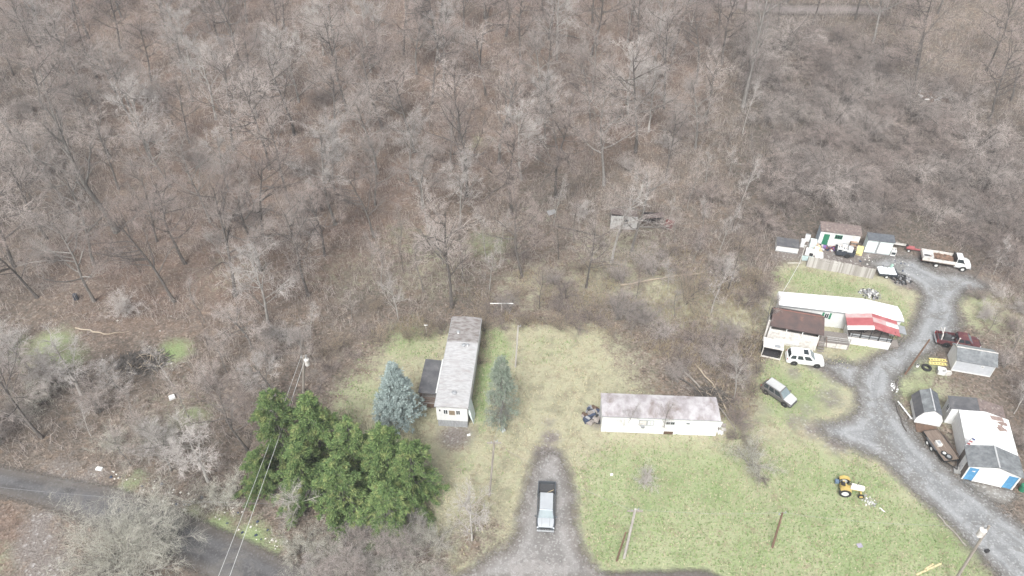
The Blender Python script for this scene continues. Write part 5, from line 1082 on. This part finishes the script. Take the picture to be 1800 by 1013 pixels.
# --- tufts of grass and dead weed stalks over the lawns
def tufts(name, n, region, ch, seed, hmin, hmax, r, a, b_, keep):
    m, nt, N, L = nodes(name); b = N['Principled BSDF']; sock(b, 'Roughness').default_value = 1
    L.new(mix(nt, N.new('ShaderNodeNewGeometry').outputs['Random Per Island'], a, b_), sock(b, 'Base Color'))
    g_ = np.random.default_rng(seed); q = np.array(wpoly(region)); x = g_.uniform(q[:, 0].min(), q[:, 0].max(), n * 4); y = g_.uniform(q[:, 1].min(), q[:, 1].max(), n * 4)
    i, j = np.clip(np.searchsorted(ys, y), 0, len(ys) - 1), np.clip(np.searchsorted(xs, x), 0, len(xs) - 1)
    cl = np.sin(x * .8 + 2 * np.sin(y * .5)) * np.sin(y * .9 + 1.5 * np.sin(x * .6))
    k = (sdf([tuple(p) for p in q], x, y) > 0) & (zone[ch][i, j] - zone['bare'][i, j] + .25 * cl + g_.normal(0, .15, len(x)) > keep)
    for rd_ in (ROAD, GRAVEL, DRIVE): k &= sdf(wpoly(rd_), x, y) < -.6
    x, y = x[k][:n], y[k][:n]; n = len(x); h = g_.uniform(hmin, hmax, n); az = g_.uniform(0, 6.28, n); P = np.zeros((n, 2, 3)); z = terr(x, y)
    P[:, 0] = np.c_[x, y, z - .03]; P[:, 1] = np.c_[x + np.cos(az) * h * .6, y + np.sin(az) * h * .6, z + h]
    V, Fq = tubes(P, (r * g_.uniform(.5, 1.4, n))[:, None] * np.array([1, .15])[None], 4)
    return tag(np_mesh(name, V, Fq, m, smooth=False), kind='stuff')
tufts('grass', 20000, LAWN, 'green', 41, .06, .20, .07, (.115, .18, .06), (.27, .34, .15), .42)
tufts('dry_grass', 14000, LAWN, 'dry', 42, .06, .26, .07, (.24, .21, .13), (.44, .41, .28), .62)
# ---------------------------------------------------------------- conifers
def cards(rg, Cn, D, L, Wd, droop=0., jit=.5):
    """needle sprays: small kite shaped blades from centres Cn, outward directions D, with some thickness"""
    n = len(Cn); d = unit(D + rg.normal(0, jit, (n, 3)) + np.array([0, 0, -droop])); s_ = unit(np.cross(d, rg.normal(0, 1, (n, 3)))); up = np.cross(d, s_)
    L = L * (.6 + .8 * rg.random((n, 1))); Wd = Wd * (.6 + .8 * rg.random((n, 1)))
    V = np.stack([Cn, Cn + d * L * .55 + s_ * Wd * .5, Cn + d * L, Cn + d * L * .55 - s_ * Wd * .5, Cn + d * L * .5 + up * Wd * .3], 1).reshape(-1, 3)
    b_ = np.arange(n)[:, None] * 5; F_ = np.concatenate([b_ + np.array([[0, 1, 4]]), b_ + np.array([[1, 2, 4]]), b_ + np.array([[2, 3, 4]]), b_ + np.array([[3, 0, 4]])])
    return V, F_
def foliage_mat(name, a, b_, tip, rand=.12):
    m, nt, N, L = nodes(name); b = N['Principled BSDF']; sock(b, 'Roughness').default_value = .8; sock(b, 'Specular IOR Level').default_value = .15
    gi = N.new('ShaderNodeNewGeometry'); oi = N.new('ShaderNodeObjectInfo')
    col = mix(nt, rng_(nt, gi.outputs['Random Per Island'], 0, 1), a, b_)
    col = mix(nt, rng_(nt, noise(nt, 1.1, 3, .6, objco(nt)), .52, .68, 0, .8), col, tip)
    h = N.new('ShaderNodeHueSaturation'); L.new(col, h.inputs['Color']); L.new(rng_(nt, oi.outputs['Random'], 0, 1, 1 - rand, 1 + rand), h.inputs['Value']); L.new(h.outputs[0], sock(b, 'Base Color'))
    return m
M_FIR = foliage_mat('green_needles', (.05, .092, .036), (.175, .245, .09), (.30, .32, .13))
M_BLUES = foliage_mat('blue_green_needles', (.19, .235, .222), (.36, .43, .415), (.42, .48, .465))
M_SPARSE = foliage_mat('grey_green_needles', (.14, .17, .13), (.27, .315, .255), (.33, .34, .29))
M_BROWNN = foliage_mat('dead_needles', (.22, .14, .09), (.32, .21, .14), (.28, .2, .15))
def conifer(name, seed, H, Rb, m_f, whorls=24, per=7, sprays=11, blades=9, L=.34, Wd=.13, bare_below=0., droop=.25, p=.85, irregular=.25, thin=lambda t: 1., up=.15):
    rg = np.random.default_rng(seed); root = empty(name, (0, 0, -60)); tr = [] ; cen, dr = [], []
    for k in range(whorls):
        t = bare_below + (1 - bare_below) * (k + .5) / whorls; z = H * (.06 + .93 * t)
        for j in range(per):
            a = rg.random() * 6.283; ln = max(.25, Rb * (1 - t) ** p * (1 - irregular + 2 * irregular * rg.random())) * (.45 + .55 * min(1, t / .14))
            pts = np.array([[0, 0, z]] + [[math.cos(a) * ln * s_, math.sin(a) * ln * s_, z + ln * (up * s_ - droop * s_ * s_)] for s_ in (.35, .7, 1.)])
            tr.append(pts)
            if rg.random() > thin(t): continue
            ns = max(4, int(sprays * (ln / Rb) ** .7 + 3))
            s_ = .22 + .78 * rg.random(ns) ** .75
            c_ = np.c_[np.interp(s_, (0, .35, .7, 1), pts[:, 0]), np.interp(s_, (0, .35, .7, 1), pts[:, 1]), np.interp(s_, (0, .35, .7, 1), pts[:, 2])]
            side = np.array([-math.sin(a), math.cos(a), 0]); c_ = c_ + side * (rg.normal(0, .24, ns) * (1.1 - .5 * s_) * min(1, ln / 1.2))[:, None] + rg.normal(0, .06, (ns, 3))
            for c1 in c_:
                cen.append(c1 + rg.normal(0, .11, (blades, 3))); dr.append(np.tile(np.array([math.cos(a), math.sin(a), .12]), (blades, 1)))
    P = np.array([[[0, 0, -.3], [0, 0, H * .3], [0, 0, H * .65], [0, 0, H]]]); V1 = tubes(P, np.array([[.17, .12, .07, .015]]) * (H / 11), 7)
    T = np.array(tr); V2 = tubes(T, np.tile(np.array([.035, .025, .016, .008]), (len(T), 1)), 3)
    V, Fq = join([V1, V2]); np_mesh('trunk', V, Fq, M_BARK_G, root)
    V, Fq = cards(rg, np.concatenate(cen), np.concatenate(dr), L, Wd, droop=.15, jit=.55); np_mesh('crown', V, Fq, m_f, root, smooth=False)
    return root
FIRS = [conifer('conifer', 200 + i, 11.5, [3.5, 3.1, 3.7][i], M_FIR, whorls=17, per=6, sprays=20, blades=13, L=.32, Wd=.095, irregular=.55, droop=.34, p=.62) for i in range(3)]
fir_spots = [((508, 806), (500, 678), 'green conifer at the back left of the clump, beside the transformer pole', 1.), ((572, 818), (560, 685), 'tallest green conifer at the back of the clump', 1.), ((468, 862), (452, 792), 'small dark conifer sticking out at the left of the clump', .95), ((634, 850), (622, 732), 'slim green conifer in the middle of the clump behind the brown dead patch', .9),
             ((690, 868), (683, 745), 'green conifer with a pointed top at the back right of the clump', 1.05), ((733, 885), (738, 775), 'green conifer at the right end of the clump facing the lawn', 1.1), ((548, 880), (540, 775), 'green conifer at the front left of the clump behind a viny bare tree', 1.1), ((612, 905), (608, 800), 'bushy conifer at the front middle of the clump above the road scrub', 1.2), ((690, 930), (690, 850), 'low conifer at the front right of the clump behind the white branched tree', 1.3)]
for i, (b_, t_, l, wd) in enumerate(fir_spots):
    g = gp(*b_); H = height_at(g, *t_).z; s = H / 11.5
    place(FIRS[i % 3], USED, g.x, g.y, i * 1.7, (max(s, .75) * wd, max(s, .75) * wd, s), l, 'tree', 'conifer clump by the road')
BS = conifer('blue_spruce', 210, 11, 3.4, M_BLUES, whorls=30, per=9, sprays=11, blades=10, L=.26, Wd=.11, irregular=.16, droop=.12, p=.80, thin=lambda t: .55 + .9 * t)
g = gp(705, 748); place(BS, USED, g.x, g.y, 0, 1.0, 'blue spruce with dense pale blue needles left of the narrow trailer', 'tree')
SS = conifer('sparse_spruce', 211, 12, 2.5, M_SPARSE, whorls=30, per=8, sprays=10, blades=7, L=.24, Wd=.08, irregular=.18, droop=.12, p=.62, thin=lambda t: .30 + 1.1 * t * t)
g = gp(882, 748); place(SS, USED, g.x, g.y, 0, 1.0, 'thin grey-green spruce with bare lower branches right of the narrow trailer', 'tree')

# ---------------------------------------------------------------- poles, wires, small things
M_POLE = pm('weathered_pole', (.33, .30, .265), (.22, .195, .17), 1, rough=.95, stretch=(8, 8, .5)); M_POLEB = pm('brown_pole', (.20, .125, .09), (.13, .085, .062), 1, rough=.95, stretch=(8, 8, .5))
M_WIRE = pm('grey_wire', (.30, .30, .31), (.25, .25, .26), 3); M_WIREW = pm('pale_wire', (.62, .63, .62), (.55, .56, .55), 3)
TOPS = {}
def pole(key, label, base, top_, r=.14, m=M_POLE, transformer=None, pins=2, cross=False):
    b = gp(*base); t = height_at(b, *top_); o = thing('utility_pole', label, 'pole', b); d_ = t - b; d_.z = t.z - b.z
    MB().tube(Vector((0, 0, -.4)) - Vector((d_.x, d_.y, 0)) * .05, d_, r, r * .75, 10).build('post', m, o)
    u = d_.normalized()
    for k in range(pins):
        c_ = d_ - u * (.1 + .28 * k); s_ = -1 if k % 2 else 1
        MB().tube(c_, c_ + Vector((s_ * .32, 0, .05)), .03, n=6).tube(c_ + Vector((s_ * .3, 0, 0)), c_ + Vector((s_ * .3, 0, .24)), .07, .05, 8).build('insulator', M_GREYM, o)
    if cross: MB().box(tuple(d_ - u * .35), (1.5, .12, .14)).build('crossarm', M_POLE, o)
    if transformer:
        c_ = d_ - u * transformer[0] + Vector((transformer[1], -.1, 0))
        q = MB().tube(c_ - Vector((0, 0, .5)), c_ + Vector((0, 0, .45)), .30, n=14).tube(c_ + Vector((0, 0, .45)), c_ + Vector((0, 0, .55)), .33, .18, 14).build('transformer', M_WDIRTY, o, smooth=40)
        MB().tube(c_ + Vector((.1, 0, .5)), c_ + Vector((.1, 0, .8)), .05, n=6).build('bushing', M_GREYM, q)
    TOPS[key] = t; return o
pole('a', 'grey utility pole with a pale transformer behind the green conifer clump', (533, 690), (534, 625), .17, transformer=(1.0, .42))
pole('b', 'pale utility pole standing behind the thin spruce at the back of the lawn', (906, 645), (911, 573), .12, pm('pale_pole', (.47, .44, .41), (.36, .33, .31), 1, stretch=(8, 8, .5)), pins=1)
pole('c', 'tall grey utility pole on the lawn left of the grey pickup', (860.3, 872), (869, 775), .13, cross=True)
pole('d', 'thick pale utility pole on the lawn right of the dirt driveway', (1097, 981), (1117, 895), .15, pm('pale_pole', (.47, .44, .41)), cross=True)
pole('e', 'short brown stub pole propped beside the thick pale pole by the driveway', (1084, 986), (1100, 936), .11, M_POLEB, pins=0)
pole('f', 'dark brown pole with small white fittings in the middle of the green lawn', (1357.6, 962.5), (1375.7, 901), .13, M_POLEB, pins=2)
pole('g', 'utility pole with a white transformer leaning over the gravel road at the lawn corner', (1672, 1031), (1739, 924.5), .15, transformer=(.9, -.45))
pole('h', 'leaning rusty brown pole standing at the bend of the gravel road', (1591, 658), (1634, 597), .13, M_POLEB, pins=0)
def wire(label, p, q, sag, r=.018, m=M_WIRE, n=24):
    p, q = Vector(p), Vector(q); P = np.array([[list(p * (1 - k / n) + q * (k / n) - Vector((0, 0, sag * 4 * (k / n) * (1 - k / n)))) for k in range(n + 1)]])
    V, Fq = tubes(P, np.full((1, n + 1), r), 5); return tag(np_mesh('wire', V, Fq, m), label, 'wire')
a0, b0 = TOPS['a'], Vector((-27.5, 24, 6.2))
wire('left of the two pale wires running from the transformer pole over the asphalt road', a0 + Vector((-.3, 0, 0)), b0 + Vector((-.55, 0, 0)), .5, .018, M_WIREW); wire('right of the two pale wires running from the transformer pole over the asphalt road', a0 + Vector((.3, 0, 0)), b0 + Vector((.65, 0, 0)), .5, .022, M_WIREW)
wire('thin wire strung between the driveway pole and the brown lawn pole', TOPS['d'], TOPS['f'], .5, .010); wire('thin wire strung from the brown lawn pole to the leaning transformer pole', TOPS['f'], TOPS['g'], .7, .010)
wire('thin wire strung across the grey pickup between the two driveway poles', TOPS['c'] - Vector((0, 0, .4)), TOPS['d'] - Vector((0, 0, .4)), .5, .010); wire('thin wire strung behind the lawn from the pale pole to the tall grey pole', TOPS['b'], TOPS['c'], .6, .010)
wire('thin wire along the asphalt road at the far left', gp(-60, 850, 5.5), gp(470, 885, 5.5), .8, .010, M_WIRE)
# clothesline posts
def tpost(label, base, top_, w_, m=M_WDIRTY):
    b = gp(*base); t = height_at(b, *top_); h = t.z - b.z; o = thing('clothesline_post', label, 'post', b)
    MB().tube((0, 0, -.2), (0, 0, h), .05, n=8).build('post', m, o); MB().box((0, 0, h + .04), (w_, .09, .09)).build('crossbar', M_WPAINT, o); return o
tpost('white clothesline post with a wide crossbar in the brambles behind the lawn', (882, 549), (882, 534), 3.3)
tpost('small forked clothesline post at the wood edge left of the narrow trailer', (750, 588), (750, 572), .5)
o = tpost('thin pale pole with a line standing at the left end of the plank fence', (1405.5, 463), (1405.5, 430), .3)
wire('pale cord stretched from the plank fence pole to the bent white trailer', gp(1405.5, 463, 2.6), gp(1377, 512, 3.2), .1, .03, M_WIREW)
o = MB().tube((-1.1, 0, .06), (1.1, 0, .06), .05, n=6).build('pipe', M_WDIRTY); o.location = at(1397, 463); tag(o, 'white pipe lying on the grass left of the plank fence', 'pipe')
# flag on the garage
o = thing('flag', 'small red and white flag on a short pole at the left eave of the garage', 'flag', Vector((51.75, 51.3, 2.6)), R(-16)); b_ = MB().tube((0, 0, -.1), (.35, .1, 1.5), .03, n=6).build('flagpole', M_GREYM, o)
for k, (z0, mm) in enumerate([(1.35, pm('navy_cloth', (.05, .07, .2))), (1.1, M_WPAINT), (.9, M_RED), (.7, M_WPAINT), (.5, M_RED)]):
    MB().prism([(.23 * z0 + .02 + i * .13, .05 + .05 * (i % 2), z0 - i * .05) for i in range(4)] + [(.23 * z0 + .02 + i * .13, .05 + .05 * (i % 2), z0 - .24 - i * .05) for i in range(3, -1, -1)], [(.23 * z0 + .02 + i * .13, .075 + .05 * (i % 2), z0 - i * .05) for i in range(4)] + [(.23 * z0 + .02 + i * .13, .075 + .05 * (i % 2), z0 - .24 - i * .05) for i in range(3, -1, -1)]).build('cloth_stripe', mm, o)
# by the grey shed
loose_wheel('big black tractor tyre lying flat by the yellow ramps near the grey shed', at(1628, 648), 0, True, .62, None, .32)
for k, (px, py, l) in enumerate([(1648, 634, 'upper of two yellow vehicle ramps lying against the grey shed'), (1648, 640.5, 'lower of two yellow vehicle ramps lying against the grey shed')]):
    o = thing('vehicle_ramp', l, 'ramp', at(px, py), R(-7), 'yellow vehicle ramps by the grey shed'); mb = MB().box((0, -.17, .12), (2.2, .06, .14)).box((0, .17, .12), (2.2, .06, .14))
    for i in range(6): mb.box((-.95 + i * .38, 0, .12), (.16, .3, .05))
    mb.build('tread', pm('pale_yellow_paint', (.70, .60, .26), (.6, .5, .2), 3), o); MB().box((.9, 0, .03), (.3, .4, .06)).build('foot', M_BLACK, o)
tub('tub', 'big white plastic tub below the yellow ramps at the grey shed corner', at(1653, 656), R(-20), 1.0, .9, .7, M_WPAINT, 'tub'); tub('tub', 'small white plastic tub touching the front corner of the grey shed', at(1664, 658.5), R(-10), .9, .55, .5, M_WDIRTY, 'tub')
o = thing('bucket', 'white bucket on the grass by the leaning brown pole', 'bucket', at(1612, 645), 0); MB().tube((0, 0, 0), (0, 0, .38), .16, .19, 14).build('pail', M_WPAINT, o); MB().tube((0, 0, .38), (0, 0, .39), .165, n=14).build('opening', M_CLAD, o)
# by the barn shed and garage
o = thing('gutter_pipe', 'long white pipe rack lying along the left side of the barn shed', 'pipe', at(1600, 737), R(101)); MB().tube((-.2, .12, .35), (2.6, .12, .35), .07, n=8).tube((-.2, -.08, .2), (2.4, -.08, .2), .05, n=8).build('pipe', M_WPAINT, o)
for x in (0, 1.2, 2.3): MB().box((x, 0, .16), (.1, .4, .3)).build('block', M_CONC, o)
o = thing('step_block', 'pale concrete step by the side door of the garage', 'step', at(1682, 829), R(-17)); MB().box((0, 0, .12), (.8, .7, .24)).build('slab', M_CONC, o, bevel=.02); MB().box((.1, .3, .3), (.6, .35, .14)).build('upper_slab', M_CONC, o, bevel=.02)
o = thing('trash_can', 'dark green round bin at the right front corner of the garage', 'bin', at(1795, 862), 0); MB().tube((0, 0, 0), (0, 0, .9), .3, .36, 16).build('can', M_GREEN, o); MB().tube((0, 0, .9), (0, 0, 1.0), .38, .3, 16).build('lid', M_GREEN, o)
heap('scrap_heap', 'pile of old boards and dark bags at the left end of the side-on white trailer', 'scrap heap', 1040, 733, 1.15, 1.3, .8, 60, [M_NAVY, M_WOODB, M_WOODG, M_JUNK[4], M_JUNK[6], M_BLACK], 21, .3, .95)
heap('scrap_heap', 'scatter of broken boards at the right end of the side-on white trailer', 'scrap heap', 1266, 752, .5, 1.0, .4, 26, [M_WOODG, M_WPAINT, M_WDIRTY], 22, .2, .6)
# logs, poles, branches
def log(name, label, p, q, r0, r1, m, cat='log', lift=.1, bend=.15, seed=0):
    rd = random.Random(seed); a, b = gp(*p), gp(*q); n = 7; P = np.array([[[*(a * (1 - k / n) + b * (k / n) + Vector((rd.uniform(-bend, bend), rd.uniform(-bend, bend), r0 * .8 + lift * math.sin(math.pi * k / n))))] for k in range(n + 1)]])
    V, Fq = tubes(P, np.linspace(r0, r1, n + 1)[None], 7); e0, e1 = P[0, 0], P[0, -1]
    return tag(np_mesh(name, V, Fq, m), label, cat)
M_LOGP = pm('bare_pale_log', (.40, .335, .26), (.30, .245, .19), 2, rough=.95); M_LOGG = pm('grey_log', (.33, .30, .27), (.22, .195, .175), 2, rough=.95)
log('fallen_log', 'pale fallen log lying on leaf litter at the upper edge of the mossy left clearing', (134, 578), (192, 589), .13, .09, M_LOGP, seed=1)
log('fallen_log', 'thin pale branch continuing from the fallen log in the left clearing', (190, 588), (226, 584), .07, .03, M_LOGP, seed=2)
log('fallen_log', 'long grey fallen pole nearest the lawn shrub east of the white trailer', (1200, 652), (1292, 755), .13, .08, M_LOGG, seed=3, lift=.5)
log('fallen_log', 'paler fallen pole crossing the roof corner side of the white trailer', (1222, 640), (1288, 742), .11, .06, M_LOGP, seed=4, lift=.7)
log('fallen_log', 'thick dark fallen pole behind the right end of the white trailer', (1196, 668), (1262, 722), .14, .09, M_BARK_D, seed=5, lift=.4)
log('fallen_log', 'long straw coloured fallen trunk in the brambles below the collapsed shack', (1090, 503), (1240, 480), .16, .08, M_LOGP, seed=6)
log('fallen_log', 'dark fallen trunk lying across the tan grass left of the collapsed shack', (975, 398), (1062, 418), .16, .08, M_BARK_D, seed=7)
log('fallen_log', 'dark curved fallen limb high on the red slope', (925, 55), (1020, 68), .16, .12, M_BARK_D, seed=8, bend=.5)
log('fallen_log', 'short pale log left of the mossy patches at the far left', (22, 615), (52, 614), .12, .08, M_LOGG, seed=9)
log('edge_timber', 'dark rotten timber edging the gravel road below the leaning brown pole', (1572, 690), (1578, 668), .12, .1, M_BARK_D, 'timber', .0, .05, 10)
log('edge_timber', 'long dark timber edging the gravel road left of the barn shed', (1572, 706), (1592, 758), .12, .08, M_BARK_D, 'timber', .0, .1, 11)
log('edge_timber', 'thin timber edging the lawn along the lower gravel road', (1648, 905), (1700, 962), .08, .08, M_LOGG, 'timber', .0, .1, 12)
for k, (p, q, l) in enumerate([((1611, 1011), (1655, 991), 'longer of two fresh yellow boards lying on the lawn corner'), ((1624, 1003), (1640, 992), 'shorter of two fresh yellow boards lying on the lawn corner')]):
    a, b = gp(*p), gp(*q); v = b - a; o = MB().box((0, 0, .06), (v.length, .16, .05)).build('board', M_WOODY); o.location = (a + b) / 2; o.rotation_euler = (0, 0, math.atan2(v.y, v.x)); tag(o, l, 'board', 'fresh boards on the lawn')
def brush(label, px, py, rx_, ry_, h_, n, seed):
    g_ = np.random.default_rng(seed); c_ = gp(px, py); a = g_.random(n) * 6.28; r_ = g_.random(n) ** .5; x, y = np.cos(a) * r_ * rx_, np.sin(a) * r_ * ry_
    z = h_ * (1 - r_ ** 2) * g_.random(n) + .05; d_ = g_.random(n) * 6.28; ln = g_.uniform(.6, 2.6, n); P = np.zeros((n, 4, 3))
    for k in range(4): P[:, k] = np.c_[x + np.cos(d_) * ln * (k / 3 - .5), y + np.sin(d_) * ln * (k / 3 - .5), np.maximum(.03, z + g_.normal(0, .12, n) - .25 * abs(k / 3 - .5))]
    o = thing('brush_pile', label, 'brush pile', c_); ok = np.arange(n) % 6 == 0
    for mm, sel in ((M_BARK_D, ~ok), (M_LOGP, ok)):
        V, Fq = tubes(P[sel], (g_.uniform(.02, .06, sel.sum())[:, None] * np.array([1, .9, .8, .5])), 4); np_mesh('branches', V, Fq, mm, o)
    return o
brush('big dark pile of cut branches on the mossy left clearing', 250, 638, 3.4, 2.0, 1.2, 420, 1)
brush('tangle of dead branches piled on the right back corner of the white trailer', 1248, 705, 2.4, 1.5, 2.6, 240, 2)
# bits lying about
def bit(name, label, cat, px, py, sx, sy, sz, m, rz=0., tilt=0.):
    o = MB().box((0, 0, sz / 2), (sx, sy, sz), top=(.9, .92)).build(name, m, bevel=.02); o.location = at(px, py); o.rotation_euler = (R(tilt), 0, R(rz)); return tag(o, label, cat)
bit('box', 'cream white box lying in the thicket left of the conifer clump', 'box', 303, 700, .75, .6, .35, M_WPAINT, 30); bit('metal_sheet', 'pale metal sheet lying in the tan grass of the middle woods', 'sheet', 970, 374, 1.5, 1.2, .06, M_GREYM, 20, 12)
bit('board', 'white slab lying on the verge of the asphalt road', 'board', 175, 825, .8, .45, .2, M_WPAINT, -10); bit('barrel', 'dark blue drum in the trees above the mossy left clearing', 'drum', 135, 526, .6, .6, .95, M_NAVY, 20)
bit('board', 'white scrap lying on the lawn below the front of the narrow trailer', 'scrap', 824, 765, .4, .3, .08, M_WPAINT, 20); bit('stone', 'white stone on the lawn south of the side-on white trailer', 'stone', 1075, 835, .35, .25, .15, M_WPAINT, 10)
bit('board', 'white plank lying on the lawn right of the yellow tractor', 'plank', 1551, 897, .8, .15, .06, M_WPAINT, -55); bit('mat', 'grey-purple mat lying on the lawn near the bottom right', 'mat', 1511, 959, .6, .5, .05, pm('mauve_mat', (.33, .30, .38)), 10)
bit('bag', 'small black bag on the gravel road by the leaning transformer pole', 'bag', 1734, 970, .5, .3, .3, M_BLACK, 20)
bit('cloth_bundle', 'pale bundle on the ground at the foot of the thin spruce', 'bundle', 884, 757, .5, .5, .3, M_TARP, 30)
loose_wheel('black tyre lying in the thicket left of the conifer clump', at(402, 741), 0, True, .36, None)
heap('rubble_heap', 'small scatter of pale stones in front of the yellow tractor', 'rubble', 1528, 881, .8, .8, .1, 40, [M_JUNK[0], M_CONC], 31, .1, .25)
heap('rubble_heap', 'white scraps beside the rotten timber of the gravel road', 'rubble', 1572, 682, .5, .9, .15, 30, [M_WPAINT, M_CONC], 32, .1, .3)
heap('junk_heap', 'dump of broken boards and white rubbish in the thicket at the upper right', 'junk heap', 1640, 170, 3.4, 2.4, .6, 70, [M_WOODG, M_WOODB, M_JUNK[0], M_CONC], 33, .2, .9)
# litter along the road verge and over the yard: scraps nobody would count
def scraps(name, n, regions, seed, smin, smax, m):
    g_ = np.random.default_rng(seed); mb = MB(); rd = random.Random(seed)
    for reg, share in regions:
        q = np.array(wpoly(reg)); k = 0
        while k < n * share:
            x, y = g_.uniform(q[:, 0].min(), q[:, 0].max()), g_.uniform(q[:, 1].min(), q[:, 1].max())
            if sdf([tuple(p) for p in q], np.array([x]), np.array([y]))[0] < 0: continue
            s_ = g_.uniform(smin, smax); mb.box((x, y, gz(x, y) + s_ * .2), (s_, s_ * g_.uniform(.4, 1), s_ * .4), rz=g_.uniform(0, 3), rx=g_.uniform(-.4, .4), top=(.7, .8)); k += 1
    return tag(mb.build(name, m), kind='stuff')
VERGE = [(180, 820), (320, 860), (430, 900), (520, 960), (500, 975), (420, 935), (320, 895), (200, 845)]
YARD = [(1380, 440), (1560, 445), (1640, 470), (1600, 500), (1450, 450), (1380, 455)]
scraps('roadside_litter', 90, [(VERGE, .62), (YARD, .25), ([(60, 580), (300, 540), (330, 640), (100, 660)], .13)], 5, .10, .26, M_WDIRTY)
scraps('roadside_rubbish', 26, [(VERGE, .6), (YARD, .4)], 6, .15, .35, M_JUNK[4])
# --- the damp winter air
hz = MB().box((0, 170, 37), (860, 570, 86)).build('haze', None or bpy.data.materials.new('damp_air')); tag(hz, kind='stuff')
m = hz.data.materials[0]; m.use_nodes = True; nt = m.node_tree; nt.nodes.remove(nt.nodes['Principled BSDF'])
pv = nt.nodes.new('ShaderNodeVolumePrincipled'); pv.inputs['Color'].default_value = (.86, .89, .93, 1); pv.inputs['Density'].default_value = .0005; pv.inputs['Anisotropy'].default_value = .1
nt.links.new(pv.outputs[0], nt.nodes['Material Output'].inputs['Volume'])
